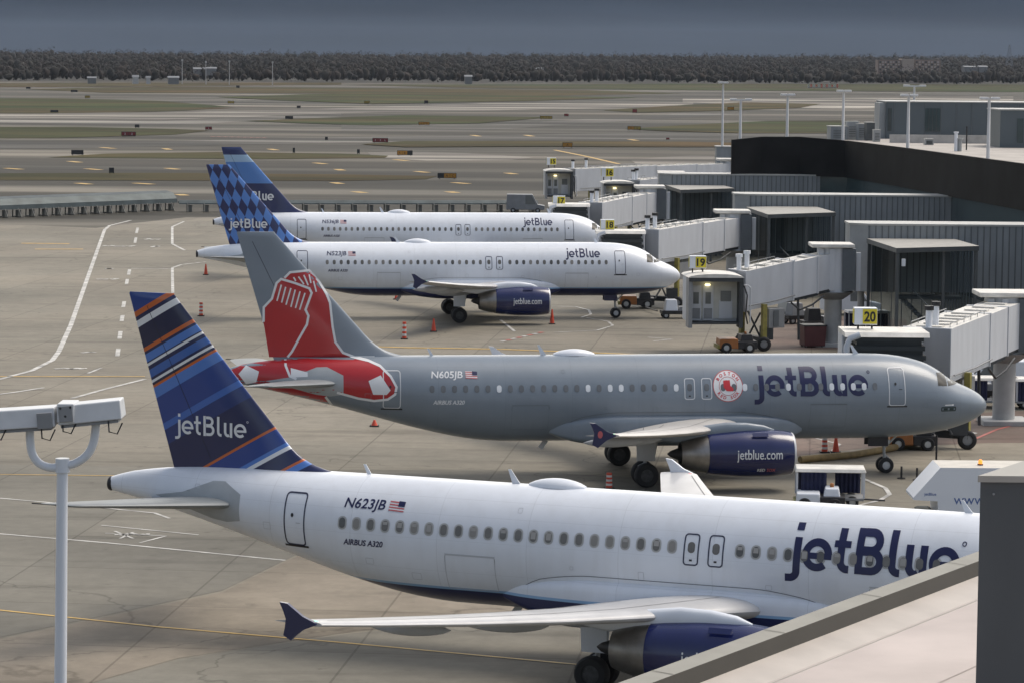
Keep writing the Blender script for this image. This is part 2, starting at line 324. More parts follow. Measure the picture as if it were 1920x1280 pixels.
def fin_ramp(name, mode):
    m = mat(name, NAVY, .28, var=.05, coat=.5); t = m.node_tree; b = t.nodes['Principled BSDF']
    g = nn(t, 'ShaderNodeTexCoord'); sp = nn(t, 'ShaderNodeSeparateXYZ'); t.links.new(g.outputs['Object'], sp.inputs[0])
    r = nn(t, 'ShaderNodeValToRGB'); r.color_ramp.interpolation = 'CONSTANT'; cr = r.color_ramp
    def stops(L):
        cr.elements[0].position = 0; cr.elements[0].color = (*L[0][1], 1)
        for i, (p, c) in enumerate(L[1:]):
            e = cr.elements[1] if i == 0 else cr.elements.new(p)
            e.position = p; e.color = (*c, 1)
    if mode == 'stripes':
        K = .56
        def sval(cx, cy): X, Z = plane_px('N', cx / 3, 470 + cy / 3, .15); return Z - K * (36.8 - X)
        te = lambda y: sval(725 + .221 * (y - 225), y)
        ro = lambda x: sval(x, 1212)
        N, B_, L_, O, W_ = NAVY, MID, LIGHT, ORANGE, WHT; N2 = (.010, .014, .055)
        seq = [(te(225) + 2, B_), (te(345), O), (te(378), N), (te(400), W_), (te(438), N2), (te(555), O), (te(572), N), (te(592), L_), (te(630), N), (te(643), W_), (te(655), N), (te(675), (.04, .12, .38)), (te(718), N), (te(738), W_), (te(750), N2), (te(762), O), (te(782), L_), (te(840), MID), (te(985), (.045, .13, .42)), (te(1020), (.012, .032, .15)), (te(1105), N), (ro(1150), O), (ro(1178), MID), (ro(1365), L_), (ro(1412), N), (ro(1420), W_), (ro(1458), N), (ro(1620), O), (ro(1655), L_), (ro(1740), N)]
        # seq lists the colour that begins below that value, from the tip down
        lo, hi = seq[-1][0] - 1.5, seq[0][0]
        L = [(0, N)]; rev = []
        for i in range(len(seq) - 1, -1, -1):
            upper = seq[i][0]; col_above = seq[i - 1][1] if i > 0 else B_
            rev.append(((upper - lo) / (hi - lo), col_above))
        stops(L + rev)
        mlt = nn(t, 'ShaderNodeMath', operation='MULTIPLY_ADD'); mlt.inputs[1].default_value = -K; mlt.inputs[2].default_value = -K * 19.1
        t.links.new(sp.outputs['X'], mlt.inputs[0])
        a = nn(t, 'ShaderNodeMath', operation='ADD')
        # forward distance f = 36.8 - X = x + 19.1 ; s = z - K f
        t.links.new(mlt.outputs[0], a.inputs[0]); t.links.new(sp.outputs['Z'], a.inputs[1])
        q = nn(t, 'ShaderNodeMapRange'); q.inputs[1].default_value = lo; q.inputs[2].default_value = hi; t.links.new(a.outputs[0], q.inputs[0]); t.links.new(q.outputs[0], r.inputs[0])
        out = r.outputs[0]
    elif mode == 'bands':
        q = nn(t, 'ShaderNodeMapRange'); q.inputs[1].default_value = 5; q.inputs[2].default_value = 13; t.links.new(sp.outputs['Z'], q.inputs[0]); t.links.new(q.outputs[0], r.inputs[0])
        stops([(0, (.013, .02, .085)), (.43, (.075, .20, .50)), (.675, (.32, .47, .64)), (.755, (.016, .03, .12))]); out = r.outputs[0]
    else:
        def chain(sa, sb, op):
            n = nn(t, 'ShaderNodeMath', operation=op)
            for i, s_ in enumerate((sa, sb)):
                if isinstance(s_, (int, float)): n.inputs[i].default_value = s_
                elif s_ is not None: t.links.new(s_, n.inputs[i])
            return n.outputs[0]
        # lean the lattice with the trailing edge
        u = chain(chain(sp.outputs['X'], chain(sp.outputs['Z'], .20, 'MULTIPLY'), 'ADD'), .70, 'DIVIDE'); v = chain(sp.outputs['Z'], 1.42, 'DIVIDE')
        p = chain(chain(chain(u, v, 'ADD'), .25, 'ADD'), None, 'FLOOR'); q2 = chain(chain(chain(u, v, 'SUBTRACT'), .25, 'ADD'), None, 'FLOOR')
        s2 = chain(chain(p, q2, 'ADD'), 200, 'ADD'); md = chain(s2, 2, 'MODULO')
        mi = nn(t, 'ShaderNodeMix', data_type='RGBA'); t.links.new(md, mi.inputs[0]); mi.inputs[6].default_value = (.015, .022, .10, 1); mi.inputs[7].default_value = (.085, .22, .58, 1); out = mi.outputs[2]
    t.links.new(out, b.inputs['Base Color']); return m

def rrect(x0, x1, z0, z1, r=.12, n=4):
    p = []
    for cx, cz, a in ((x1 - r, z1 - r, 0), (x0 + r, z1 - r, 90), (x0 + r, z0 + r, 180), (x1 - r, z0 + r, 270)): p += arc(cx, cz, r, r, a, a + 90, n)
    return p
def frame(x0, x1, z0, z1, wd, r=.12): return [rrect(x0, x1, z0, z1, r), rrect(x0 + wd, x1 - wd, z0 + wd, z1 - wd, max(.02, r - wd))]

def wheel(name, parent, c, r, wdt, hub=M_hub):
    m = MB(); m.rev([(-wdt / 2, r * .52), (-wdt / 2, r * .86), (-wdt * .36, r * .97), (-wdt * .15, r), (wdt * .15, r), (wdt * .36, r * .97), (wdt / 2, r * .86), (wdt / 2, r * .52)], c, (0, 1, 0), 32)
    o = m.build(name, M_blk, parent, 40)
    h = MB(); h.rev([(-wdt / 2 + .04, .02), (-wdt / 2 + .03, r * .30), (-wdt / 2 + .05, r * .53), (wdt / 2 - .05, r * .53), (wdt / 2 - .03, r * .30), (wdt / 2 - .04, .02)], c, (0, 1, 0), 24, cap=True)
    for k in range(8):
        a = k * pi / 4; h.cyl((c[0] + cos(a) * r * .38, c[1] - wdt / 2 + .02, c[2] + sin(a) * r * .38), (c[0] + cos(a) * r * .38, c[1] - wdt / 2 + .06, c[2] + sin(a) * r * .38), .03, n=8)
    h.build('rim', hub, parent, 40)
    return o

def airliner(key, label, fus_m, fin_m, cfg):
    nx, ny, a = PL[key]; root = empty('airliner', (nx - 17.7 * cos(a), ny - 17.7 * sin(a), 0), a, label, 'airliner')
    grey = cfg.get('grey'); big = cfg['detail']
    # fuselage
    xs = [0, .02, .04, .08, .15, .25, .4, .55, .75, 1.0, 1.25, 1.5, 1.75, 2, 2.25, 2.5, 2.75, 3, 3.3, 3.6, 4, 4.5, 5, 5.6, 6.3, 7.5] + [9 + i for i in range(15)] + [24 + .45 * i for i in range(30)] + [37.45, 37.5]
    n = 96; rings = []
    for X in xs:
        zc = min(max(ZC(X), ZB(X) + .01), ZT(X) - .01) if X > 0 else 3.27; r = []
        for i in range(n):
            t = 2 * pi * i / n; hz = (ZT(X) - zc) if sin(t) > 0 else (zc - ZB(X)); r.append((17.7 - X, HW(X) * cos(t), zc + max(hz, .004) * sin(t)))
        rings.append(r)
    MB().loft(rings).build('fuselage', fus_m, root, 50)
    # tail cone exhaust
    MB().rev([(-.10, .25), (.02, .262), (.06, .24), (.02, .19), (-.1, .17)], (17.7 - 37.45, 0, 4.95), (-1, 0, 0), 24, cap=True).build('exhaust_outlet', M_dark, root, 50)
    # belly fairing
    ex = pchip([9.6, 10.3, 11.3, 13, 18.5, 20.2, 21.2, 21.9], [.30, .66, .88, 1, 1, .84, .60, .28]); rings = []
    for i in range(36):
        X = 9.6 + 12.3 * i / 35; k = ex(X); r = []
        for j in range(48):
            t = 2 * pi * j / 48; cc, ss = cos(t), sin(t); e_ = .40
            y = 2.13 * (.55 + .45 * k) * abs(cc)**e_ * (1 if cc > 0 else -1); z = 2.42 + (.80 if ss > 0 else .84) * k * abs(ss)**e_ * (1 if ss > 0 else -1)
            z = max(z, 1.60 + .12 * (1 - k)); r.append((17.7 - X, y, z))
        rings.append(r)
    MB().loft(rings).build('belly_fairing', fus_m, root, 50)
    fl_ = pchip([10.0, 10.6, 11.6, 13.2, 18.6, 20.3, 21.6], [2.35, 2.78, 3.10, 3.27, 3.27, 3.08, 2.45]); fpz = [(10.0 + 11.6 * i / 40, fl_(10.0 + 11.6 * i / 40)) for i in range(41)]
    decal('fairing_seam', [stroke(fpz, .022)], surf_fus, mat('seam_grey', (.12, .13, .15), .6, var=0), root, .010, .3)
    # fin
    fz = [4.9, 5.4, 5.75, 5.82, 5.88, 5.95, 6.03, 6.12, 6.25, 6.4, 6.6, 6.9, 7.2, 8, 9, 10, 11, 11.5, 11.7]; rings = []
    for z in fz:
        zz = max(z, 5.80); A, B_ = fle(zz), fte(z); r = []
        pr = [.5 * (1 - cos(pi * i / 20)) for i in range(21)]
        for t in pr: r.append((17.7 - (A + (B_ - A) * t), -fin_y(A + (B_ - A) * t, zz), z))
        for t in pr[-2:0:-1]: r.append((17.7 - (A + (B_ - A) * t), fin_y(A + (B_ - A) * t, zz), z))
        rings.append(r)
    last = rings[-1]; cx = sum(p[0] for p in last) / len(last); rings.append([(cx + (p[0] - cx) * .97, p[1] * .45, 11.76) for p in last])
    fin = MB().loft(rings).build('tail_fin', fin_m, root, 45)
    # rudder hinge line
    decal('rudder_gap', [[[(fte(z) - (fte(z) - fle(z)) * .30 - .012, z) for z in (6.1, 11.3)] + [(fte(z) - (fte(z) - fle(z)) * .30 + .012, z) for z in (11.3, 6.1)]]], surf_fin, mat('gap_dark', (.012, .014, .03), .5, var=0), fin, .005)
    # horizontal stabilisers
    hm = mat('stabiliser_shaded', (.22, .24, .25), .5, var=.1)  # colour darkened to stand in for shade on the stabilisers
    for s in (-1, 1):
        rings = []
        for y, le, c, z, tk in ((.2, 31.5, 4.05, 4.60, .11), (1.2, 32.1, 3.65, 4.66, .11), (3.5, 33.55, 2.75, 4.86, .10), (5.9, 35.05, 1.75, 5.08, .09), (6.15, 35.25, 1.5, 5.10, .07), (6.25, 35.5, 1.1, 5.11, .04)):
            rings.append([(17.7 - (le + px_), s * y, z + pz) for px_, pz in airfoil(c, tk, 12, 0)])
        o = MB().loft(rings).build('horizontal_stabilizer', hm, root, 45)
        MB().cyl((17.7 - 35.6, s * 6.2, 5.10), (17.7 - 37.0, s * 6.2, 5.10), .02).build('static_wick', M_dark, o)
    seal = mat('seal_plate_grey', (.36, .385, .40), .45, var=.08, vs=2)
    pl = [(31.75, 5.05), (31.75, 4.15), (32.35, 4.05), (33.0, 4.12), (34.6, 4.55), (35.4, 4.75), (34.2, 4.95), (33.0, 5.40), (32.5, 5.42)]
    decal('seal_plate', [[pl]], surf_fus, seal, root, .010)
    # wings
    for s in (-1, 1):
        wr = []
        for y, le, c, z, tk, tw in ((1.2, 12.28, 6.35, 2.42, .13, 3.2), (1.95, 12.7, 5.95, 2.50, .14, 3.0), (4.0, 13.87, 4.95, 2.69, .13, 2.2), (6.4, 15.23, 3.80, 2.90, .12, 1.2), (9, 16.71, 3.19, 3.14, .115, .4), (12, 18.42, 2.55, 3.46, .11, 0), (15, 20.13, 1.92, 3.82, .11, -.6), (16.6, 21.04, 1.58, 4.03, .11, -1), (16.9, 21.2, 1.50, 4.07, .10, -1)):
            tw = radians(tw); wr.append([(17.7 - (le + px_ * cos(tw) + pz * sin(tw)), s * y, z - (px_ - .3 * c) * sin(tw) + pz * cos(tw)) for px_, pz in airfoil(c, tk, 16, .012)])
        wg = MB().loft(wr).build('wing', M_wing if not grey else mat('wing_beige', (.52, .50, .47), .38, var=.12, vs=.8), root, 40)
        # slat and flap lines
        def usurf(y, k):     # upper surface point at span y and chord fraction
            for i in range(len(wr) - 1):
                ya, yb = abs(wr[i][0][1]), abs(wr[i + 1][0][1])
                if ya <= y <= yb:
                    f = (y - ya) / (yb - ya); j = k * 16; j0 = int(min(15, j)); g_ = j - j0
                    A = Vector(wr[i][j0]).lerp(Vector(wr[i][j0 + 1]), g_); B_ = Vector(wr[i + 1][j0]).lerp(Vector(wr[i + 1][j0 + 1]), g_); return A.lerp(B_, f)
        gl = MB()
        for k0, y0, y1 in ((.30, 2.3, 16.4), (.70, 2.3, 13.2), (.56, 4.0, 10)):
            N_ = 24; L1 = [usurf(y0 + (y1 - y0) * i / N_, k0) + Vector((0, 0, .012)) for i in range(N_ + 1)]
            gl = MB()
            for i in range(N_): gl.poly([L1[i], L1[i + 1], L1[i + 1] + Vector((-.035, 0, 0)), L1[i] + Vector((-.035, 0, 0))])
            gl.build('flap_gap', mat('gap_line', (.16, .16, .16), .6, var=0), wg)
        # leading edge metal strip
        # fence
        f_ = MB(); X0 = 21.05
        up = [(21.75 + (q_ - 21.75) * .60, 4.08 + (v_ - 4.08) * .60) for q_, v_ in [(X0 + .1, 4.16), (X0 + .75, 4.42), (X0 + 1.55, 4.98), (X0 + 1.95, 5.02), (X0 + 1.75, 4.60), (X0 + 1.62, 4.25), (X0 + 1.66, 3.85), (X0 + 1.75, 3.45), (X0 + 1.35, 3.22), (X0 + 1.15, 3.42), (X0 + .7, 3.78), (X0 + .05, 4.05)]]
        b = len(f_.v); poly = [(17.7 - x, z) for x, z in up]
        for yy, sc in ((16.86, 1), (16.98, 1)): f_.v += [(x, s * yy, z) for x, z in poly]
        n_ = len(poly); f_.face(list(range(n_))); f_.face(list(range(2 * n_ - 1, n_ - 1, -1)))
        for i in range(n_): f_.face([i, (i + 1) % n_, n_ + (i + 1) % n_, n_ + i])
        fo = f_.build('wingtip_fence', M_navy if s < 0 or key in 'WB' else M_wht, wg)
        if grey and s < 0: decal('winglet_emblem', [[arc(X0 + 1.0, 4.14, .11, .16, 0, 360, 14)[:-1]]], lambda X, Z, o: Vector((17.7 - X, s * (16.98 + o), Z)), M_flagr, fo)
        MB().rev([(-.05, .02), (0, .04), (.10, .05), (.18, .02)], (17.7 - 21.40, s * 16.75, 4.10), (-1, 0, 0), 10, cap=True).build('navigation_light', M_green if s < 0 else mat('navigation_red', (.8, .05, .03), .3, var=0, em=1), wg, 60)
        for y, X, L, r_ in ((4.1, 16.5, 3.3, .28), (8.1, 17.7, 3.2, .25), (12.0, 19.3, 2.7, .21)):
            z = 2.42 + (y - 4) * .108; m = MB(); rr = []
            for i in range(13):
                t = i / 12; k = max(.02, (sin(pi * min(1, t * 1.02)))**.6); rr.append([(17.7 - X - L * t, s * y + r_ * .62 * k * cos(q), z - .08 - .02 * L * t + r_ * k * sin(q) * 1.15 * (1 if sin(q) < 0 else .8)) for q in [2 * pi * j / 14 for j in range(14)]])
            m.loft(rr).build('flap_track_fairing', M_wingd, wg, 50)
        # engine
        en = empty('engine', (0, 0, 0)); en.parent = root; ey = s * EY
        MB().rev([(.10 + i * .16, NAC(.10 + i * .16)) for i in range(26)] + [(4.12, .90)], (17.7 - EX, ey, EZ), (-1, 0, 0), 56).build('cowling', M_eng, en, 40)
        MB().rev([(.9, .80), (.5, .80), (.2, .83), (.04, .88), (0, .93), (.04, .965), (.10, NAC(.10) + .004)], (17.7 - EX, ey, EZ), (-1, 0, 0), 56).build('inlet_lip', M_lip, en, 40)
        MB().rev([(.85, .02), (.85, .81)], (17.7 - EX, ey, EZ), (-1, 0, 0), 40).build('fan', M_dark, en)
        MB().rev([(.35, .02), (.55, .16), (.85, .28)], (17.7 - EX, ey, EZ), (-1, 0, 0), 20).build('spinner', M_metal, en, 50)
        MB().rev([(4.10, .915), (4.6, .835), (5.1, .70), (5.35, .62), (5.34, .57), (4.8, .6)], (17.7 - EX, ey, EZ), (-1, 0, 0), 48).build('exhaust_nozzle', M_metal, en, 40)
        MB().rev([(4.8, .45), (5.3, .33), (5.8, .14), (5.95, .02)], (17.7 - EX, ey, EZ), (-1, 0, 0), 24).build('exhaust_cone', M_dark, en, 50)
        m = MB(); rr = []
        for X, zt_, zb_, hw in ((EX + .9, 2.90, 2.78, .05), (EX + 1.4, 3.10, 2.7, .17), (EX + 2.2, 3.22, 2.6, .22), (EX + 3.2, 3.24, 2.5, .24), (EX + 4.4, 3.08, 2.35, .24), (EX + 5.6, 2.8, 2.30, .22), (EX + 6.8, 2.72, 2.5, .12)):
            rr.append([(17.7 - X, ey + hw * cos(q) * (abs(cos(q))**-.3 if abs(cos(q)) > .01 else 1), (zt_ + zb_) / 2 + (zt_ - zb_) / 2 * sin(q)) for q in [2 * pi * j / 16 for j in range(16)]])
        m.loft(rr).build('pylon', M_wht if not grey else M_grey, en, 50)
        MB().box((17.7 - EX - 1.7, ey - .01 + s * .72, EZ + .95), (.75, .02, .20), tilt=Matrix.Rotation(radians(s * 40), 3, 'X').to_quaternion()).build('nacelle_strake', M_eng, en)
        if s < 0:
            decal('engine_lettering', [bm_text('jetblue.com', 13.9, 1.62, .46, width=2.15, mirror=-1, bold=.01)], surf_nac, M_txtw, en, .008, .2)
            if grey:
                decal('partner_mark', [bm_text('RED', 12.9, 1.02, .15, mirror=-1, bold=.02)], surf_nac, M_txtw, en, .008, .2); decal('partner_mark', [bm_text('SOX', 12.45, 1.02, .15, mirror=-1, bold=.02)], surf_nac, M_flagr, en, .008, .2)
            decal('cowl_latch_line', [[[(11.9, EZ - .35), (14.9, EZ - .35), (14.9, EZ - .365), (11.9, EZ - .365)]]], surf_nac, M_navy, en, .006, .3)
        # main gear
        g = empty('main_landing_gear', (0, s * 3.795, 0)); g.parent = root
        hubm = mat('brake_hub', (.07, .07, .072), .6, .3, var=.3, vs=6); wheel('wheel', g, (0, -.465, .58), .58, .42, hubm); wheel('wheel', g, (0, .465, .58), .58, .42, hubm)
        m = MB(); m.cyl((0, -.5, .58), (0, .5, .58), .09); m.cyl((0, 0, .58), (0.02, 0, 1.35), .085); m.cyl((.02, 0, 1.3), (.05, 0, 2.7), .15); m.cyl((.3, 0, 2.6), (.05, -s * .05, 1.4), .05); m.cyl((0, 0, 1.1), (-.32, 0, .95), .05); m.cyl((-.32, 0, .95), (-.08, 0, .62), .05); m.cyl((0, -s * .1, 1.6), (0, -s * 1.5, 2.4), .07)
        m.build('strut', mat('strut_grey', (.36, .37, .37), .45, .3), g, 40)
        MB().poly([(.62, s * .40, 2.65), (-.52, s * .40, 2.65), (-.42, s * .22, 1.30), (.42, s * .22, 1.22)]).box((0, s * .345, 1.94), (.88, .05, 1.42), tilt=Matrix.Rotation(radians(-s * 7), 3, 'X').to_quaternion()).build('gear_door', M_wht if not grey else mat('gear_door_grey', (.47, .47, .46), .4), g)
    # nose gear
    g = empty('nose_landing_gear', (17.7 - 5.07, 0, 0)); g.parent = root
    for y in (-.25, .25): wheel('wheel', g, (0, y, .385), .385, .22)
    m = MB(); m.cyl((0, -.3, .385), (0, .3, .385), .06); m.cyl((0, 0, .385), (-.1, 0, 1.95), .075); m.cyl((-.05, 0, 1.2), (.65, 0, 1.9), .05); m.cyl((0, 0, .9), (.22, 0, .7), .035); m.cyl((.22, 0, .7), (.05, 0, .45), .035); m.build('strut', MC['strut_grey'], g, 40)
    m = MB()
    for y in (-.38, .38): m.box((-.45, y, 1.6), (1.0, .03, .5))
    m.build('gear_door', M_navy if not grey else M_dark, g)
    m = MB()
    for y in (-.14, .14): m.cyl((.1, y, 1.55), (.16, y, 1.55), .1, n=14)
    m.build('taxi_light', M_winw, g)
    # windows
    wst = [27.60 - .533 * i for i in range(23)] + [6.13 + .533 * k for k in range(cfg.get('front', 15))]
    for i, X in enumerate(wst):
        ml = MB(); wm = random.choice((M_win, M_win, mat('window_dim', (.10, .10, .095), .2, var=.25, vs=1.1), mat('window_pale', (.235, .225, .205), .3, var=.2, vs=1.1))) if not grey else (M_winw if i in cfg['bright'] else M_wing_g)
        ov = rrect(X - .115, X + .115, 4.27, 4.61, .11, 5)
        if big > 1:
            o = decal('cabin_window', [[rrect(X - .165, X + .165, 4.22, 4.66, .15, 5)]], surf_fus, M_winr if not grey else mat('grey_ring', (.20, .22, .24), .4), root, .0125, .2)
            decal('window_pane', [[ov]], surf_fus, wm, o, .0205, .2)
            if random.random() < .45: k_ = random.choice((.10, .16, .22)); decal('window_blind', [[[(X - .085, 4.575 - k_), (X + .085, 4.575 - k_), (X + .085, 4.575), (X - .085, 4.575)]]], surf_fus, mat('blind', (.33, .32, .30), .5, var=0), o, .0235, .2)
        else: decal('cabin_window', [[ov]], surf_fus, wm, root, .0165 if big else .014, 0)
    # doors
    lm = M_txtn if not grey else mat('door_outline', (.62, .64, .66), .4, var=0)
    if not grey: lm = mat('door_outline_dark', (.03, .035, .07), .4, var=0)
    for X, z0, z1 in ((29.48, 3.50, 5.30), (5.02, 3.50, 5.30)):
        if X < 10 and key == 'N': z0 = 3.5
        hw_ = .42
        d = decal('passenger_door', [frame(X - hw_, X + hw_, z0, z1, .05 if big > 1 else .045, .14)], surf_fus, lm, root, .012, .15)
        decal('door_sill', [[[(X - hw_ - .08, z0 - .06), (X + hw_ + .08, z0 - .06), (X + hw_ + .08, z0 + .01), (X - hw_ - .08, z0 + .01)]]], surf_fus, M_dark, d, .018, .2)
        decal('door_window', [[arc(X + .08, 4.55, .055, .07, 0, 360, 12)[:-1]]], surf_fus, M_dark, d, .018, 0)
        decal('door_handle', [[[(X - .25, 4.28), (X - .08, 4.28), (X - .08, 4.31), (X - .25, 4.31)]]], surf_fus, M_line if not grey else M_dark, d, .018, 0)
    for X in (15.22, 14.39):
        d = decal('emergency_exit', [frame(X - .26, X + .26, 3.88, 4.88, .045, .12)], surf_fus, lm, root, .012, .15)
        decal('exit_window', [[rrect(X - .12, X + .12, 4.28, 4.62, .11, 5)]], surf_fus, M_win if not grey else M_wing_g, d, .014, .2)
        decal('exit_handle', [[[(X - .05, 4.02), (X + .05, 4.02), (X + .05, 4.08), (X - .05, 4.08)]]], surf_fus, M_dark, d, .014, 0)
    for x0, x1, z0, z1 in ((22.0, 23.8, 2.45, 3.65), (7.5, 9.3, 2.4, 3.6)):
        decal('cargo_door', [frame(x0, x1, z0, z1, .022, .05), [[(x0, z1), (x1, z1), (x1, z1 + .035), (x0, z1 + .035)]]], surf_fus, M_line if not grey else mat('grey_line', (.15, .18, .21), .5, var=0), root, .010, .2)
    for x_, z_, w2, h2 in ((26.6, 3.2, .30, .22), (24.9, 2.8, .35, .25), (19.3, 3.5, .12, .12), (12.6, 3.35, .22, .16), (10.4, 2.75, .4, .3), (6.9, 3.3, .1, .1), (3.6, 3.5, .25, .2), (30.6, 4.1, .3, .25), (33.6, 5.2, .2, .12), (21.3, 5.2, .16, .16), (16.9, 3.4, .2, .3)):
        decal('access_panel', [frame(x_ - w2 / 2, x_ + w2 / 2, z_ - h2 / 2, z_ + h2 / 2, .014, .03)], surf_fus, M_line if not grey else MC['grey_line'], root, .010, .2)
    # cockpit windows
    for pts in ([(2.88, 4.42), (2.38, 4.38), (2.28, 4.92), (2.82, 5.0)], [(2.30, 4.37), (1.82, 4.40), (1.80, 4.52), (2.22, 4.93)], [(1.75, 4.42), (1.62, 4.425), (1.70, 4.49), (2.12, 4.72), (1.8, 4.56)][:4]):
        decal('cockpit_window', [[pts]], surf_fus, M_cock, root, .012, .12)
    # antennas, dome
    m = MB(); rr = []
    for i in range(11):
        t = i / 10; k = sin(pi * (.04 + .92 * t))**.6; rr.append([(17.7 - (19.55 + 2.0 * t), .42 * k * cos(q), 5.84 + (.30 * k * sin(q) if sin(q) > 0 else .02 * sin(q))) for q in [2 * pi * j / 20 for j in range(20)]])
    m.loft(rr).build('antenna_dome', M_wht, root, 50)
    for X, h, l in ((22.0, .48, .30), (27.4, .34, .16), (6.6, .40, .28)) if key != 'W' else ((22.0, .4, .3), (6.6, .4, .28)):
        m = MB(); zt_ = 5.86; m.v += [(17.7 - X + l / 2, -.02, zt_ - .05), (17.7 - X - l / 2, -.02, zt_ - .05), (17.7 - X - l / 2 - .18, -.01, zt_ + h), (17.7 - X - l / 2 + .02 - .1, -.01, zt_ + h), (17.7 - X + l / 2, .02, zt_ - .05), (17.7 - X - l / 2, .02, zt_ - .05), (17.7 - X - l / 2 - .18, .01, zt_ + h), (17.7 - X - l / 2 + .02 - .1, .01, zt_ + h)]
        for q in ((0, 1, 2, 3), (7, 6, 5, 4), (0, 4, 5, 1), (1, 5, 6, 2), (2, 6, 7, 3), (3, 7, 4, 0)): m.face(list(q))
        m.build('blade_antenna', M_wht, root)
    m = MB(); m.box((17.7 - 22.0, 0, 1.55), (.25, .03, .5), tilt=Matrix.Rotation(radians(35), 3, 'Y').to_quaternion()); m.build('drain_mast', M_wing, root)
    # lettering
    tm = M_txtn if not grey else M_txtw
    decal('registration', [bm_text(cfg['reg'], 27.62, 4.94, .31, width=1.50, mirror=-1, bold=.015, shear=.12)], surf_fus, tm if not grey else M_txtw, root, .012, .2)
    fl = [[[(25.98, 4.93), (25.42, 4.90), (25.42, 5.22), (25.98, 5.25)]]]
    fo = decal('flag', fl, surf_fus, M_txtw, root, .010, .2)
    decal('flag_stripes', [[[(25.98, 4.935 + k * .085), (25.42, 4.905 + k * .085), (25.42, 4.945 + k * .085), (25.98, 4.975 + k * .085)]] for k in range(4)], surf_fus, M_flagr, fo, .014, .3)
    decal('flag_canton', [[[(25.66, 5.07), (25.42, 5.06), (25.42, 5.22), (25.66, 5.235)]]], surf_fus, M_txtn, fo, .020, .3)
    decal('type_lettering', [bm_text('AIRBUS A320', 27.55, 3.72, .2, width=1.5, mirror=-1, bold=.025, shear=.2)], surf_fus, tm if not grey else M_txtw, root, .012, .2)
    if cfg['logo'] == 'big': decal('airline_lettering', wordmark(12.0, 4.0, .99, -1), surf_fus, M_txtn, root, .0135 if big > 1 else .010, .12, inc=.0003)
    else: decal('airline_lettering', wordmark(9.22, 4.80, .475, -1, wt=.22, reg=False), surf_fus, M_txtn, root, .0075, .15, inc=.0003)
    return root, fin

M_finN = fin_ramp('striped_fin', 'stripes'); M_finB = fin_ramp('banded_fin', 'bands'); M_finW = fin_ramp('diamond_fin', 'diamonds')
rN, fN = airliner('N', 'nearest white airliner with navy, blue and orange diagonal stripes on its tail', M_fw, M_finN, dict(reg='N623JB', logo='big', detail=2, front=15))
rG, fG = airliner('G', 'grey airliner with a pair of big red socks painted over its tail', M_fg, M_grey, dict(reg='N605JB', logo='big', detail=1, grey=True, bright={6, 14, 16, 17, 22, 31, 27, 26, 25, 35, 24}, front=15))
rW, fW = airliner('W', 'white airliner with a blue diamond-pattern tail, third from the camera', M_fw, M_finW, dict(reg='N523JB', logo='small', detail=0))
rB, fB = airliner('B', 'farthest white airliner with plain navy and blue banded tail', M_fw, M_finB, dict(reg='N536JB', logo='small', detail=0))
# tail lettering
def tx(P, x0, x1, y0, y1, Y=.2):
    a = plane_px(P, x0, y1, Y); b = plane_px(P, x1, y0, Y); return a, b
a, b = tx('N', 326, 463, 0, 813); decal('tail_lettering', wordmark(a[0], a[1], (a[0] - b[0]) / 5.6, -1, wt=.19), surf_fin, M_txtw, fN, .010, .3)
a, b = tx('W', 430, 502, 0, 428); decal('tail_lettering', wordmark(a[0], a[1], (a[0] - b[0]) / 5.6, -1, wt=.22, reg=False), surf_fin, M_txtw, fW, .010, .3)
a, b = tx('B', 443, 514, 0, 376); decal('tail_lettering', wordmark(a[0], a[1], (a[0] - b[0]) / 5.6, -1, wt=.22, reg=False), surf_fin, M_txtw, fB, .010, .3)
# grey airliner: small marking low on the nose
nm = decal('nose_marking', [frame(1.95, 2.75, 3.18, 3.40, .05, .05)], surf_fus, mat('marking_dark_green', (.02, .04, .04), .5, var=0), rG, .012, .1)
decal('nose_marking_text', [[[(2.62, 3.24), (2.40, 3.24), (2.40, 3.34), (2.62, 3.34)]], [[(2.30, 3.24), (2.08, 3.24), (2.08, 3.34), (2.30, 3.34)]]], surf_fus, MC['marking_dark_green'], nm, .013, .1)
decal('nose_marking_bar', [[[(2.55, 3.46), (2.10, 3.46), (2.10, 3.51), (2.55, 3.51)]]], surf_fus, M_txtw, rG, .012, .1)
# grey airliner: emblem and socks
def circ(r, n=40): return arc(13.35, 4.50, r, r, 0, 360, n)[:-1]
em = decal('club_emblem', [[circ(.74)]], surf_fus, M_txtw, rG, .010, .12)
decal('emblem_ring', [[circ(.74), circ(.70)], [circ(.44), circ(.415)]], surf_fus, M_flagr, em, .014, .12)
let = []
for word, a0, a1, r_, fl in (('BOSTON', 145, 35, .50, 1), ('RED SOX', 218, 322, .63, -1)):
    for i, ch in enumerate(word):
        if ch == ' ': continue
        an = radians(a0 + (a1 - a0) * i / (len(word) - 1)); bm = bm_text(ch, 0, 0, .15, bold=.03, center=True)
        rot = (an - pi / 2) if fl > 0 else (an + pi / 2)
        for v in bm.verts: x, y = v.co.x, v.co.y; v.co = Vector((13.35 - (x * cos(rot) - y * sin(rot) + r_ * cos(an)), 4.50 + x * sin(rot) + y * cos(rot) + r_ * sin(an), 0))
        let.append(bm)
decal('emblem_lettering', let, surf_fus, mat('bright_red', (.55, .03, .04), .4, var=0), em, .018, .1, inc=.0003)
sk = lambda dx, w_: [[(13.35 - (x + dx) * w_, 4.50 + y) for x, y in ((-.16, .26), (.03, .28), (.05, .02), (.20, -.12), (.17, -.24), (-.02, -.22), (-.15, -.05))]]
decal('emblem_socks', [sk(-.06, 1), sk(.07, 1)], surf_fus, MC['bright_red'], em, .022, .1)
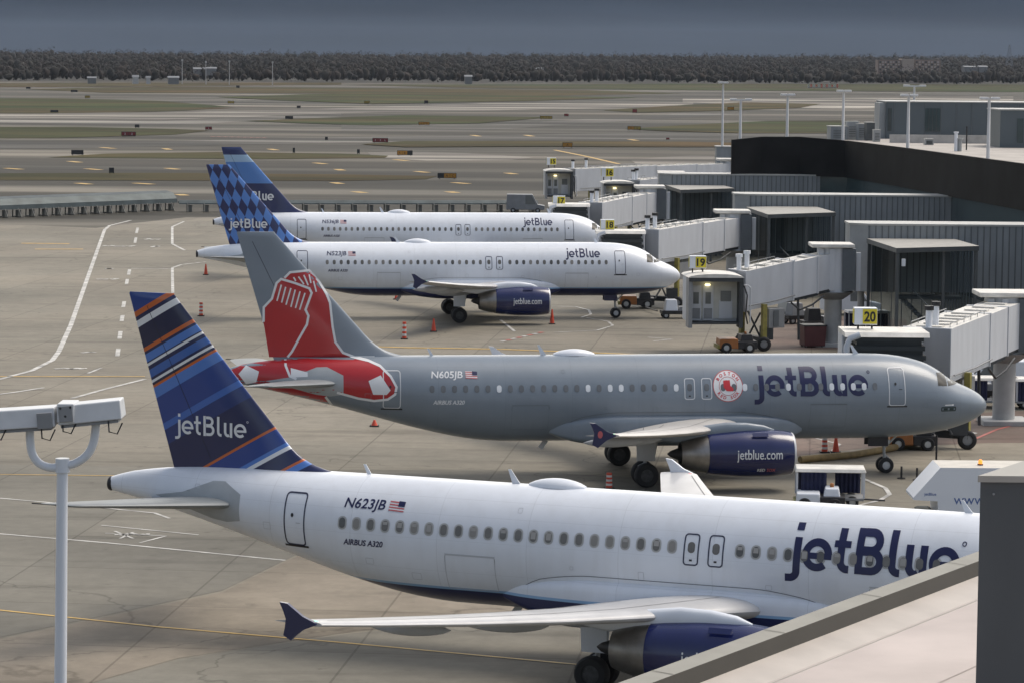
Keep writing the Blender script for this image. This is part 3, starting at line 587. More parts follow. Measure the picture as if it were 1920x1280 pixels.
def fp(pts, ox, oy, k, Y): return [plane_px('G', ox + x / k, oy + y / k, Y) for x, y in pts]
A_ = (440, 430, 4.923)
fin_red = fp([(226, 860), (270, 725), (345, 645), (388, 500), (430, 462), (470, 440), (512, 402), (690, 382), (722, 410), (785, 490), (850, 600), (882, 680), (905, 900), (930, 1040), (1000, 1135), (1110, 1182), (1240, 1200), (1300, 1240), (1200, 1260), (320, 1260)], *A_, .25)
def clipx(p): return (min(p[0], fte(p[1]) - .03) if p[1] > 5.8 else p[0], max(p[1], 5.82))
decal('sock_artwork', [[[clipx(p) for p in fin_red]]], surf_fin, M_red, fG, .010, .25)
outl = [[(226, 860), (270, 725), (345, 645), (388, 500), (430, 462), (560, 500), (690, 548), (712, 590), (655, 745), (682, 800), (668, 880), (600, 1000), (530, 1130), (490, 1262)],
        [(460, 452), (512, 400), (690, 382), (735, 430), (785, 490), (850, 600), (882, 680), (905, 900), (930, 1040), (1000, 1135), (1110, 1182), (1290, 1205)]]
decal('sock_outline', [stroke([clipx(p) for p in fp(o_, *A_, .25)], .11) for o_ in outl], surf_fin, M_txtw, fG, .016, .25)
cuff = [[(432, 515), (392, 665)], [(472, 535), (435, 680)], [(520, 545), (475, 700)], [(560, 560), (520, 720)], [(605, 575), (562, 730)], [(650, 590), (600, 745)], [(590, 440), (640, 510)], [(640, 425), (680, 520)], [(690, 420), (705, 500)], [(730, 480), (755, 580)], [(545, 445), (565, 480)]]
decal('cuff_stripes', [stroke([clipx(p) for p in fp(o_, *A_, .25)], .07) for o_ in cuff], surf_fin, M_txtw, fG, .024, .3)
B2 = (380, 640, 4.8)
fred = fp([(200, 300), (330, 250), (400, 205), (600, 170), (1120, 120), (1350, 152), (1500, 182), (1600, 222), (1690, 310), (1738, 400), (1725, 465), (1660, 512), (1540, 528), (1400, 508), (1210, 455), (1110, 500), (1215, 640), (1000, 650), (640, 560), (300, 480)], *B2, 1.3)
decal('sock_foot_artwork', [[fred]], surf_fus, M_red, rG, .008, .15)
ol2 = [[(1240, 100), (1350, 152), (1500, 182), (1600, 222), (1690, 310), (1738, 400), (1725, 465), (1660, 512), (1540, 528), (1400, 508), (1210, 458)], [(1110, 500), (1215, 640)], [(760, 130), (755, 230), (790, 320), (850, 345)]]
for o_ in ol2: decal('sock_foot_outline', [stroke(fp(o_, *B2, 1.3), .11)], surf_fus, M_txtw, rG, .014, .15)
pat = [[(1490, 350), (1600, 300), (1685, 430), (1650, 470), (1530, 470)], [(330, 310), (400, 235), (515, 285), (490, 380), (400, 400)], [(800, 250), (950, 285), (950, 322), (800, 332)]]
for o_ in pat: decal('sock_heel_patch', [[fp(o_, *B2, 1.3)]], surf_fus, M_txtw, rG, .0165, .15)

#@@SETTING@@
# ================================================================== ground
def ground_mat(name, col, joints=None, stain=.35, sc=.06, col2=None, rough=.75, jrot=.1, jd=.66, streak=False):
    m = bpy.data.materials.new(name); m.use_nodes = True; MC[name] = m; t = m.node_tree; b = t.nodes['Principled BSDF']; b.inputs['Roughness'].default_value = rough; b.inputs['Specular IOR Level'].default_value = .12
    g = nn(t, 'ShaderNodeTexCoord'); mp = nn(t, 'ShaderNodeMapping'); mp.inputs['Rotation'].default_value = (0, 0, jrot); t.links.new(g.outputs['Object'], mp.inputs[0])
    if streak: mp.inputs['Scale'].default_value = (.35, 1, 1)
    def noise(s, det=7, rg=.6):
        n = nn(t, 'ShaderNodeTexNoise'); n.inputs['Scale'].default_value = s; n.inputs['Detail'].default_value = det; n.inputs['Roughness'].default_value = rg; t.links.new(mp.outputs[0], n.inputs['Vector']); return n.outputs[0]
    def mrange(x, a, b_, c, d):
        r = nn(t, 'ShaderNodeMapRange'); r.inputs[1].default_value = a; r.inputs[2].default_value = b_; r.inputs[3].default_value = c; r.inputs[4].default_value = d; t.links.new(x, r.inputs[0]); return r.outputs[0]
    def mul(a, c):
        n = nn(t, 'ShaderNodeMath', operation='MULTIPLY'); t.links.new(a, n.inputs[0]); t.links.new(c, n.inputs[1]); return n.outputs[0]
    k = mul(mrange(noise(sc), .32, .66, 1 - stain, 1 + stain * .45), mrange(noise(1.1, 8, .7), .3, .7, .86, 1.10))
    k = mul(k, mrange(noise(sc * 4.3), .55, .78, 1, 1 - stain * .9))
    mx_ = nn(t, 'ShaderNodeMix', data_type='RGBA'); mx_.inputs[6].default_value = (*col, 1); mx_.inputs[7].default_value = (*(col2 or col), 1); t.links.new(mrange(noise(sc * .55, 4), .38, .62, 0, 1), mx_.inputs[0])
    if streak and 'grass' not in name:      # pale strips paint the sheen of wet pavement into the colour, darker between
        mps = nn(t, 'ShaderNodeMapping'); mps.inputs['Scale'].default_value = (.10, 1, 1); t.links.new(g.outputs['Object'], mps.inputs[0]); ns = nn(t, 'ShaderNodeTexNoise'); ns.inputs['Scale'].default_value = .035; ns.inputs['Detail'].default_value = 6; t.links.new(mps.outputs[0], ns.inputs['Vector']); k = mul(k, mrange(ns.outputs[0], .48, .68, .76, 3.2))
    if joints:
        vo = nn(t, 'ShaderNodeTexVoronoi', feature='DISTANCE_TO_EDGE'); vo.inputs['Scale'].default_value = .045; wn = nn(t, 'ShaderNodeTexNoise'); wn.inputs['Scale'].default_value = .25; wn.inputs['Detail'].default_value = 5; t.links.new(g.outputs['Object'], wn.inputs['Vector'])
        va = nn(t, 'ShaderNodeVectorMath', operation='MULTIPLY_ADD'); va.inputs[1].default_value = (9, 9, 0); t.links.new(wn.outputs['Color'], va.inputs[0]); t.links.new(g.outputs['Object'], va.inputs[2]); t.links.new(va.outputs[0], vo.inputs['Vector']); k = mul(k, mrange(vo.outputs['Distance'], .0, .006, .66, 1))
        k = mul(k, mrange(noise(.9, 3), .66, .74, 1, .72)); mpt = nn(t, 'ShaderNodeMapping'); mpt.inputs['Scale'].default_value = (.12, 1, 1); mpt.inputs['Rotation'].default_value = (0, 0, .35); t.links.new(g.outputs['Object'], mpt.inputs[0]); nst = nn(t, 'ShaderNodeTexNoise'); nst.inputs['Scale'].default_value = .55; nst.inputs['Detail'].default_value = 6; t.links.new(mpt.outputs[0], nst.inputs['Vector']); k = mul(k, mrange(nst.outputs[0], .56, .72, 1, .70))
        mp2 = nn(t, 'ShaderNodeMapping'); mp2.inputs['Rotation'].default_value = (0, 0, jrot); t.links.new(g.outputs['Object'], mp2.inputs[0])
        br = nn(t, 'ShaderNodeTexBrick'); br.offset = 0; br.inputs['Scale'].default_value = 1; br.inputs['Mortar Size'].default_value = .045; br.inputs['Mortar Smooth'].default_value = .1; br.inputs['Brick Width'].default_value = joints; br.inputs['Row Height'].default_value = joints
        br.inputs['Color1'].default_value = (1, 1, 1, 1); br.inputs['Color2'].default_value = (.90, .91, .92, 1); br.inputs['Mortar'].default_value = (jd, jd, jd, 1); t.links.new(mp2.outputs[0], br.inputs['Vector'])
        m2 = nn(t, 'ShaderNodeMix', data_type='RGBA', blend_type='MULTIPLY'); m2.inputs[0].default_value = 1; t.links.new(mx_.outputs[2], m2.inputs[6]); t.links.new(br.outputs[0], m2.inputs[7]); src = m2.outputs[2]
    else: src = mx_.outputs[2]
    x = nn(t, 'ShaderNodeVectorMath', operation='SCALE'); t.links.new(src, x.inputs[0]); t.links.new(k, x.inputs['Scale']); t.links.new(x.outputs[0], b.inputs['Base Color'])
    bp = nn(t, 'ShaderNodeBump'); bp.inputs['Strength'].default_value = .15; t.links.new(noise(3), bp.inputs['Height']); t.links.new(bp.outputs[0], b.inputs['Normal'])
    return m
GM_asph = ground_mat('asphalt', (.050, .048, .041), None, .5, .011, (.074, .066, .053), jrot=.05, streak=True)
GM_conc = ground_mat('concrete', (.248, .222, .178), 7.6, .24, .05, (.214, .198, .162))
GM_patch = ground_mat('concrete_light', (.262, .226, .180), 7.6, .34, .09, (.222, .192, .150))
GM_cgrey = ground_mat('concrete_grey', (.205, .192, .160), 7.6, .24, .06, (.180, .170, .144))
GM_red = ground_mat('red_concrete', (.200, .145, .122), 7.6, .3, .1, (.195, .155, .130))
GM_run = ground_mat('runway_concrete', (.19, .175, .15), None, .5, .02, (.10, .092, .08), streak=True)
GM_drk = ground_mat('dark_asphalt', (.052, .050, .046), None, .45, .02, (.085, .080, .070), streak=True)
GM_gr1 = ground_mat('grass_green', (.030, .049, .013), None, .6, .03, (.066, .051, .020), .95, streak=True)
GM_gr2 = ground_mat('grass_dry', (.084, .054, .022), None, .55, .03, (.042, .046, .016), .95, streak=True)
M_wl = mat('road_paint_white', (.50, .49, .46), .7, var=.55, vs=1.0)
M_yl = mat('road_paint_yellow', (.50, .31, .06), .6, var=.3, vs=1.2)
M_rl = mat('road_paint_red', (.40, .10, .08), .6, var=.3, vs=1.2)
def sheet(name, pts, z, m, kind='structure', **tags):
    mb = MB(); mb.poly([(p[0], p[1], z) for p in pts]); me = mb.build(name, m); me['kind'] = kind
    for k, v in tags.items(): me[k] = v
    return me
def gps(L): return [gp(*p) for p in L]
sheet('ground', [(-4700, -150), (4700, -150), (4700, 8000), (-4700, 8000)], 0, GM_asph)
sheet('apron', gps([(-300, 414), (60, 423), (180, 428), (260, 418), (350, 408), (1000, 404)]) + [Vector((70, 372)), Vector((90, 5)), Vector((-90, 5))], .012, GM_conc)
sheet('apron_patch', gps([(-200, 868), (600, 880), (900, 880), (1300, 900), (1300, 1000), (640, 1000), (417, 1107), (200, 1153), (0, 1195), (-300, 1260)]), .020, GM_cgrey)
sheet('apron_patch', gps([(140, 1290), (333, 1237), (640, 1190), (900, 1160), (1300, 1150), (1300, 1500), (-200, 1500)]), .020, GM_cgrey)
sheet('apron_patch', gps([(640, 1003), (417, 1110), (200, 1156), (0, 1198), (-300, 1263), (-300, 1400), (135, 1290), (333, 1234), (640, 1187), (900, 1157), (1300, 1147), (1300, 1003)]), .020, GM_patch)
sheet('red_pavement', gps([(1425, 655), (1440, 612), (1500, 592), (1700, 600), (1700, 655)]), .020, GM_red)
sheet('red_pavement', gps([(1490, 800), (1560, 790), (1720, 780), (1900, 770), (2100, 780), (2100, 830), (1860, 830), (1640, 838), (1490, 855)]), .020, GM_red)
sheet('runway', gps([(-400, 214), (-400, 221), (300, 226), (640, 213), (1300, 200), (1300, 193), (900, 194), (600, 205), (330, 211)]), 0.026, GM_run)
sheet('taxiway', gps([(-400, 222), (300, 228), (640, 214), (640, 219), (300, 236), (-400, 230)]), 0.030, GM_drk)
sheet('taxiway', gps([(-400, 266), (200, 268), (640, 258), (1200, 250), (1900, 252), (1900, 262), (1200, 262), (640, 268), (100, 280), (-400, 278)]), 0.034, GM_drk)
sheet('taxiway', gps([(640, 230), (900, 236), (1300, 212), (1400, 214), (1100, 232), (900, 246), (640, 246)]), 0.038, GM_drk)
sheet('taxiway', gps([(690, 287), (760, 284), (870, 288), (1000, 296), (960, 301), (800, 302), (700, 296)]), 0.042, GM_run)
sheet('taxiway', gps([(1180, 300), (1300, 292), (1400, 296), (1400, 312), (1200, 312)]), 0.046, GM_run)
sheet('taxiway', gps([(1280, 186), (1900, 182), (1900, 196), (1560, 205), (1280, 192)]), 0.050, GM_run)
for pts, m, lb in (
    ([(-400, 327), (300, 325), (640, 328), (820, 331), (800, 337), (640, 340), (-400, 338)], GM_gr2, 'long strip of olive grass nearest the apron'),
    ([(90, 296), (200, 289), (420, 286), (640, 289), (728, 293), (722, 297), (500, 299), (200, 297)], GM_gr1, 'green grass island behind the two far tail fins'),
    ([(-400, 238), (150, 239), (330, 243), (392, 246), (330, 253), (100, 260), (-400, 262)], GM_gr1, 'green grass area on the left past the near taxiways'),
    ([(-400, 186), (100, 185), (300, 190), (432, 201), (300, 206), (60, 212), (-400, 212)], GM_gr1, 'wide grass field at the far left'),
    ([(-400, 205), (60, 207), (300, 203), (445, 203), (300, 210), (60, 214), (-400, 214)], GM_gr2, 'dry brown margin of the far left grass field'),
    ([(50, 168), (300, 163), (700, 166), (1100, 170), (1280, 176), (1000, 181), (640, 176), (200, 175)], GM_gr2, 'dry brown field in front of the far trees'),
    ([(460, 228), (640, 221), (760, 217), (1030, 221), (900, 232), (700, 236), (560, 232)], GM_gr1, 'green grass wedge in the middle distance'),
    ([(677, 272), (760, 266), (1000, 266), (1280, 267), (1420, 270), (1420, 277), (1280, 277), (1000, 276), (760, 277)], GM_gr2, 'yellowish grass strip left of the light poles'),
    ([(1170, 243), (1280, 236), (1440, 228), (1600, 227), (1600, 251), (1400, 251), (1250, 247)], GM_gr1, 'green grass patch behind the light poles'),
    ([(1130, 208), (1280, 198), (1400, 193), (1540, 196), (1500, 203), (1350, 209), (1200, 212)], GM_gr2, 'dry grass patch at mid right'),
    ([(407, 183), (640, 176), (1000, 181), (1200, 184), (1000, 190), (700, 196), (500, 188)], GM_gr1, 'long thin grass band before the brown field'),
    ([(640, 160), (1280, 158), (2300, 160), (2300, 176), (1280, 170), (900, 166)], GM_gr1, 'far green grass along the tree line'),
    ([(-400, 158), (300, 156), (640, 156), (640, 160), (100, 164), (-400, 164)], GM_gr2, 'dry grass by the trees at far left')):
    gz = globals().get('gz', .045) + .012; o = sheet('grass', gps(pts), gz, m, 'stuff'); tag(o, lb, 'grass')
def line(name, pts, wd, m, z=.035, world=False):
    P = [Vector((p[0], p[1])) for p in (pts if world else gps(pts))]; lp = stroke(P, wd)[0]; n = len(P); mb = MB()
    for i in range(n - 1): mb.poly([(*lp[i], z), (*lp[i + 1], z), (*lp[2 * n - 2 - i], z), (*lp[2 * n - 1 - i], z)])
    o = mb.build(name, m); o['kind'] = 'structure'; return o
for pts, wd in (([(245, 414), (205, 424), (196, 432), (133, 610), (110, 660), (98, 676), (60, 695), (0, 711), (-60, 724)], .35), ([(-40, 744), (25, 736), (82, 727)], .28), ([(135, 747), (200, 729), (272, 711)], .30),
                ([(345, 416), (323, 426), (323, 458), (346, 470)], .28), ([(385, 492), (340, 497), (323, 503), (324, 550)], .26), ([(246, 504), (320, 505)], .28),
                ([(-60, 929), (100, 943), (290, 962), (318, 972)], .16), ([(-60, 996), (200, 1018), (535, 1051)], .17), ([(190, 985), (372, 1003)], .13), ([(197, 1000), (312, 1005)], .12), ([(312, 1005), (262, 1018)], .12), ([(215, 996), (250, 1010)], .12), ([(250, 998), (225, 1010)], .12),
                ([(938, 600), (965, 622)], .22), ([(1035, 575), (1080, 576), (1104, 582), (1108, 590), (1090, 596)], .2), ([(1100, 597), (1140, 603), (1149, 611), (1120, 620), (1040, 624)], .2), ([(1215, 633), (1260, 637), (1225, 640)], .2),
                ([(1500, 880), (1560, 884), (1620, 898), (1660, 915), (1668, 927), (1650, 938), (1600, 950)], .22), ([(1530, 822), (1575, 833), (1560, 845)], .15), ([(1800, 806), (1830, 812), (1790, 822)], .15), ([(165, 700), (190, 690)], .2)):
    line('white_marking', pts, wd, M_wl)
for i, (x0, y0, x1, y1) in enumerate(((258, 428, 256, 438), (255, 446, 253, 456), (243, 506, 241, 516), (239, 524, 237, 534), (233, 566, 231, 577), (230, 592, 228, 603), (226, 622, 224, 636), (222, 654, 220, 668))): line('white_marking', [(x0, y0), (x1, y1)], .3, M_wl)
for bx, by, n, w_ in ((198, 505, 4, 12), (184, 524, 7, 38), (155, 661, 3, 26), (106, 691, 8, 60), (272, 449, 6, 32), (195, 462, 9, 60), (285, 463, 3, 14), (215, 1002, 6, 70)):
    for k in range(n):
        x = bx + w_ * k / n; line('white_marking', [(x, by), (x + w_ / n * .62, by + random.choice((-1, 0, 1)))], .45, M_wl)
for pts, wd in (([(-60, 1138), (300, 1176), (640, 1205), (1090, 1247), (1200, 1257)], .16), ([(-60, 889), (215, 892)], .14), ([(-40, 706), (272, 706)], .3), ([(40, 457), (130, 458)], .9), ([(65, 468), (156, 468)], .8),
                ([(560, 646), (760, 652), (940, 655), (1280, 668)], .5), ([(1000, 700), (1200, 705)], .2), ([(1040, 282), (1100, 294), (1160, 308)], .9)): line('yellow_marking', pts, wd, M_yl)
for x, y, w_ in ((10, 316, 30), (162, 317, 26), (312, 316, 22), (130, 303, 20), (308, 279, 10), (190, 277, 24), (252, 344, 34), (840, 360, 16), (664, 360, 20), (780, 322, 22), (850, 343, 28), (632, 318, 10), (625, 343, 14), (145, 344, 24), (1065, 326, 30), (985, 254, 14), (885, 254, 14), (1180, 262, 14), (950, 325, 16), (335, 365, 12), (740, 300, 24), (505, 280, 14), (590, 306, 20)):
    line('yellow_marking', [(x, y), (x + w_, y + 2.2)], 1.5, M_yl)
for i in range(8): line('red_marking', [(940 + i * 10, 641 - i * 2.3), (947 + i * 10, 639.4 - i * 2.3)], .35, M_rl if i % 2 else M_wl)
for i in range(9): line('red_marking', [(395 + i * 12, 256.5 + i * .3), (403 + i * 12, 256.8 + i * .3)], 1.2, M_rl)
line('red_marking', [(1800, 835), (1870, 805), (1930, 790)], .2, M_rl)

# ================================================================== far wood, hill, far buildings
LB = gp(-150, 154); RB = gp(2070, 161.5)
def base_line(f): return LB.lerp(RB, f)
hill = MB(); hv = []
NR, NCo = 12, 50
def hill_z(f, k):     # k = 0 front .. 1 back
    yt = 92.5 + 12 * f
    b0 = base_line(f); p = b0 * (1 + .9 * k); top = at(-150 + 2220 * f, yt, p.y).z
    return max(0, (top - 15)) * min(1, k * 1.25)**1.3
rows = []
for i in range(NR + 1):
    k = i / NR; rows.append([(base_line(j / NCo)[0] * (1 + .9 * k), base_line(j / NCo)[1] * (1 + .9 * k), hill_z(j / NCo, k) + .02 - (.5 if i == 0 else 0)) for j in range(NCo + 1)])
hill.loft(rows, cap=False, closed=False); ho = hill.build('hill', mat('hill_soil', (.016, .014, .009), .95, var=.3, vs=.01)); ho['kind'] = 'structure'
wd_m = [mat('leaf_dark', (.012, .011, .007), .9, var=0), mat('leaf_brown', (.023, .015, .009), .9, var=0), mat('leaf_olive', (.016, .013, .008), .9, var=0), mat('twig_grey', (.020, .015, .010), .9, var=0)]
tv = []; tf = []; tm_ = []
rnd = random.Random(3)
_b = bmesh.new(); bmesh.ops.create_icosphere(_b, subdivisions=2, radius=1); ICO_V = [tuple(v.co) for v in _b.verts]; ICO_F = [tuple(v.index for v in f.verts) for f in _b.faces]; _b.free()
for row in range(19):
    k = row / 18; nrow = int(250 * (1 - .15 * k))
    for q in range(nrow):
        f = (q + rnd.random()) / nrow; k2 = min(1, max(0, k + rnd.uniform(-.03, .03))); b0 = base_line(f) * (1 + .9 * k2); z0 = hill_z(f, k2) - .5
        cl = .5 + .5 * sin(f * 23 + row) * cos(f * 57 - row * 2)
        h = rnd.uniform(8, 14) + 7 * cl * rnd.random() + (2 if row == 18 else 0); r = rnd.uniform(2.8, 6.0) * (1 + .4 * k); mi = rnd.choices((0, 1, 2, 3), (3, 3, 2, 2.2))[0]
        if row > 12: mi = rnd.choice((0, 1, 1, 3))
        b = len(tv); ph = rnd.uniform(0, 6); hz = h * rnd.uniform(.38, .52)
        for vx, vy, vz in ICO_V:
            dsp = .60 + .16 * sin(3.1 * vx + ph) * cos(2.7 * vz + ph) + rnd.uniform(-.12, .12); tv.append((b0.x + r * vx * dsp, b0.y + r * vy * dsp, z0 + h * .5 + hz * vz * dsp))
        for fc in ICO_F: tf.append(tuple(b + i for i in fc)); tm_.append(mi if rnd.random() > .10 else rnd.randrange(4))
        for _ in range(80):
            a = rnd.uniform(0, 2 * pi); u = rnd.uniform(-.6, 1); s_ = sqrt(1 - u * u) * rnd.uniform(.6, 1.15)
            p = Vector((b0.x + r * s_ * cos(a), b0.y + r * s_ * sin(a), z0 + h * .5 + hz * rnd.uniform(.9, 1.2) * u)); sz = rnd.uniform(.35, 1.0) * (1 + .3 * k); b = len(tv)
            for __ in range(3): tv.append((p.x + rnd.uniform(-sz, sz), p.y + rnd.uniform(-sz, sz), p.z + rnd.uniform(-sz, sz)))
            tf.append((b, b + 1, b + 2)); tm_.append(mi)
me = bpy.data.meshes.new('far_wood'); me.from_pydata(tv, [], tf)
for m in wd_m: me.materials.append(m)
me.polygons.foreach_set('material_index', tm_); me.polygons.foreach_set('use_smooth', [True] * len(tf)); me.update(); o = bpy.data.objects.new('far_wood', me); C.objects.link(o); o['kind'] = 'stuff'; tag(o, 'dark brown and green wood along the horizon', 'wood')
# apartment block on the far right
M_bei = mat('far_beige', (.42, .34, .28), .8, var=.1, vs=.05); M_bri = mat('far_brick', (.27, .20, .165), .8, var=.1, vs=.05); M_fwn = mat('far_window', (.06, .055, .05), .3, var=.3, vs=.2)
DB = 2760
bl = empty('apartment_block', at(1704, 135, DB) - Vector((0, 0, 12)), 0, 'wide beige apartment block standing above the far wood', 'building')
pL = lambda px, py: at(px, py, DB) - Vector(bl.location)
def slab(nm, x0, x1, y0, y1, m, dy, dep):
    a_, b_ = pL(x0, y1), pL(x1, y0); o = MB().box(((a_.x + b_.x) / 2, dy + dep / 2, (a_.z - 14 + b_.z) / 2), (b_.x - a_.x, dep, b_.z - a_.z + 14)).build(nm, m, bl); return o
slab('wing', 1646, 1690, 113, 134, M_bri, 0, 20); slab('wing', 1714, 1764, 113, 134, M_bri, 0, 20); slab('tower', 1690.5, 1713.5, 111, 134, M_bei, -3, 26)
for x0, x1 in ((1648, 1688), (1716, 1762)):
    for r_ in range(4):
        n_ = 8
        for c in range(n_):
            a_, b_ = pL(x0 + (x1 - x0) * (c + .15) / n_, 118.5 + r_ * 4.6), pL(x0 + (x1 - x0) * (c + .8) / n_, 115.5 + r_ * 4.6)
            MB().box(((a_.x + b_.x) / 2, -.2, (a_.z + b_.z) / 2), (b_.x - a_.x, .5, b_.z - a_.z)).build('window', mat('far_lintel', (.48, .40, .34), .6, var=0) if (c + r_) % 3 else M_fwn, bl)
def house(px, py, D, w_, h_, col, lab):
    p = at(px, py, D); r = empty('house', (p.x, p.y, max(0, p.z - h_ - 3)), .2, lab, 'house'); zt_ = p.z - r.location.z
    MB().box((0, 0, (zt_ - h_ * .35) / 2), (w_, w_ * .6, zt_ - h_ * .35)).build('wall', col, r)
    m = MB(); a_ = w_ / 2 + .4; c_ = w_ * .33; z0 = zt_ - h_ * .35
    m.poly([(-a_, -c_, z0), (a_, -c_, z0), (a_, 0, zt_), (-a_, 0, zt_)]).poly([(-a_, c_, z0), (-a_, 0, zt_), (a_, 0, zt_), (a_, c_, z0)]).poly([(-a_, -c_, z0), (-a_, 0, zt_), (-a_, c_, z0)]).poly([(a_, -c_, z0), (a_, c_, z0), (a_, 0, zt_)]).build('roof', mat('far_roof', (.20, .21, .22), .6, var=.1), r)
M_hw = mat('far_house_white', (.42, .42, .42), .6, var=.05); M_hb = mat('far_house_grey', (.16, .165, .17), .6, var=.05)
for px, py, w_, h_, m_, lb in ((254, 141, 5, 4, M_hw, 'bright white far house at the foot of the wood on the left'), (278, 143, 3.5, 3, M_hw, 'small white far house right of the bright white one'), (375, 127, 12, 3, M_hb, 'long pale far house between two thin masts'), (396, 126, 9, 3, M_hb, 'short pale far house right of the long one'), (325, 143, 9, 3, M_hb, 'grey far house low by the field edge'), (878, 141, 6, 3, M_hb, 'lone grey far house below the middle of the wood'), (172, 144, 7, 2.5, M_hb, 'dull far house nearest the left corner of the field'), (1012, 127, 10, 2.2, M_hw, 'pale long far roof right of the wood centre'), (1818, 124, 16, 2.5, M_hb, 'low far roofs right of the apartment block'), (1842, 123.5, 10, 3, M_hb, 'small far roof at the far right of the wood')):
    house(px, py, (2045 if py > 138 else 2230) if px < 1000 else 2750, w_ * .8, h_ * 1.1, m_, lb)
for px, y0, y1, lb in ((341.5, 112, 140, 'thin far mast left of the long pale house'), (386, 115, 125, 'short far mast over the pale houses'), (430, 114, 128, 'far mast with a white head right of the pale houses'), (511, 116, 124, 'faint far mast farthest right of four')):
    p = at(px, y0, 2060); r = empty('mast', (p.x, p.y, 0), 0, lb, 'mast'); MB().cyl((0, 0, 0), (0, 0, p.z), .3, .18, 8).build('pole', M_hw, r); MB().box((0, 0, p.z - .6), (1.2, .6, 1.2)).build('lamp_head', M_hw, r)
p = at(1893, 84, 3600); r = empty('lattice_tower', (p.x, p.y, 0), 0, 'faint steel lattice tower rising above the far wood at right', 'tower'); m = MB()
for sx_, sy_ in ((-1, -1), (1, -1), (1, 1), (-1, 1)): m.cyl((sx_ * 6, sy_ * 6, 0), (sx_ * .5, sy_ * .5, p.z), .35, .15, 6)
for k in range(8):
    z = p.z * k / 8; h_ = 6 - 5.5 * k / 8
    for sg in (-1, 1): m.cyl((-h_, sg * h_, z), (h_ - .6, sg * (h_ - .6), z + p.z / 8), .15, n=5); m.cyl((h_, sg * h_, z), (-h_ + .6, sg * (h_ - .6), z + p.z / 8), .15, n=5)
m.build('lattice', mat('tower_steel', (.16, .18, .21), .6, var=0), r)

# ================================================================== airfield signs and fence
M_sb = mat('sign_back', (.02, .022, .025), .5, var=0); M_so = mat('sign_orange', (.40, .19, .02), .5, var=0); M_sr = mat('sign_red', (.20, .025, .025), .5, var=0); M_sy = mat('sign_yellow_far', (.30, .22, .04), .5, var=0)
def af_sign(px, py, wpx, hpx, cols, lab, txt=''):
    g0 = gp(px, py + hpx / 2 + 1); D = g0.y; w_ = wpx * D / F; h_ = hpx * D / F
    r = empty('airfield_sign', (g0.x, g0.y, 0), 0, lab, 'sign', 'airfield guidance signs'); n = len(cols)
    MB().box((0, .12, h_ / 2 + .25 * h_), (w_ * 1.04, .2, h_ * 1.08)).build('housing', M_sb, r)
    for k in (-.4, .4): MB().cyl((w_ * k, .12, 0), (w_ * k, .12, h_ * .3), .06).build('leg', M_sb, r)
    for i, c in enumerate(cols):
        if c is None: continue
        f_ = MB().box((-w_ / 2 + w_ * (i + .5) / n, 0, h_ * .75), (w_ / n * .96, .05, h_ * .86)).build('panel', c, r)
        if txt:
            bm = bm_text(txt[i % len(txt)], 0, h_ * .48, h_ * .5, center=True); decal('legend', [bm], lambda X, Z, o, cx=-w_ / 2 + w_ * (i + .5) / n: Vector((cx + X, -.03 - o, Z)), M_black if c is not M_sr else M_txtw, f_, .004, 0)
for a_ in ((838, 331, 34, 9, (None, M_so, M_so), 'long black and orange airfield sign nearest the apron', 'BAC'), (759, 288, 28, 8, (M_so, M_so, None), 'orange airfield sign with a dark right end above the tails', 'KB'), (713, 264, 28, 7, (M_sr, M_sr, M_sr), 'dark red airfield sign in three panels', '13L'), (145, 287, 22, 8, (None,), 'wide black back of a sign at the left', ''), (209, 321, 9, 9, (None,), 'small square black sign back in the near grass strip', ''), (1064, 273, 18, 8, (M_so,), 'orange sign in the yellowish grass strip', 'A'), (795, 232, 20, 5, (M_so, M_so), 'orange sign at the edge of the green wedge', 'CD'), (1024, 221, 22, 5, (M_sy, M_sy), 'dull yellow sign at the tip of the green wedge', 'KE'), (1189, 241, 24, 6, (M_so, M_sy), 'orange sign right before the green patch', 'HK'), (241, 252, 26, 7, (M_sr, M_sr), 'red sign in the left green grass', '22'), (391, 241, 12, 5, (M_sr,), 'small red sign at the right tip of left grass', '4'), (542, 221, 14, 5, (None,), 'black sign back left of the green wedge', ''), (257, 237, 8, 5, (None,), 'tiny dark sign above the red one in the left grass', ''), (102, 209, 14, 4, (None,), 'low dark sign in the brown margin of the left field', ''), (164, 182, 9, 4, (M_sy,), 'tiny yellowish sign above the far left field', ''), (433, 192, 12, 4, (M_sy,), 'yellow sign at the right end of the far left field', ''), (139, 171, 12, 3.5, (None,), 'dark sign in the brown field at left', ''), (560, 201, 7, 4, (None,), 'tiny dark sign right of the far left field', ''), (688, 192, 10, 4, (M_sy,), 'yellow sign in the thin grass band', ''), (799, 192, 7, 5, (None,), 'dark sign right end of the thin grass band', ''), (1062, 216, 8, 4, (M_sr,), 'small dark red sign past the green wedge', ''), (1190, 209, 8, 6, (M_sr,), 'small red sign at the dry grass patch', ''), (1370, 204, 12, 5, (M_so,), 'dull orange sign in the dry patch by the light poles', ''), (551, 283, 4, 8, (None,), 'narrow dark marker right of the far tail tip', ''), (1252, 260, 6, 3, (M_sr,), 'low red marker left of the light poles', ''), (612, 260, 5, 5, (None,), 'narrow dark marker in the middle taxiway', ''), (672, 285, 5, 7, (None,), 'narrow dark marker by the orange sign', ''), (446, 163, 6, 4, (None,), 'tiny dark marker before the trees', ''), (53, 165, 8, 3, (None,), 'tiny dark marker at the far left', '')): af_sign(*a_)
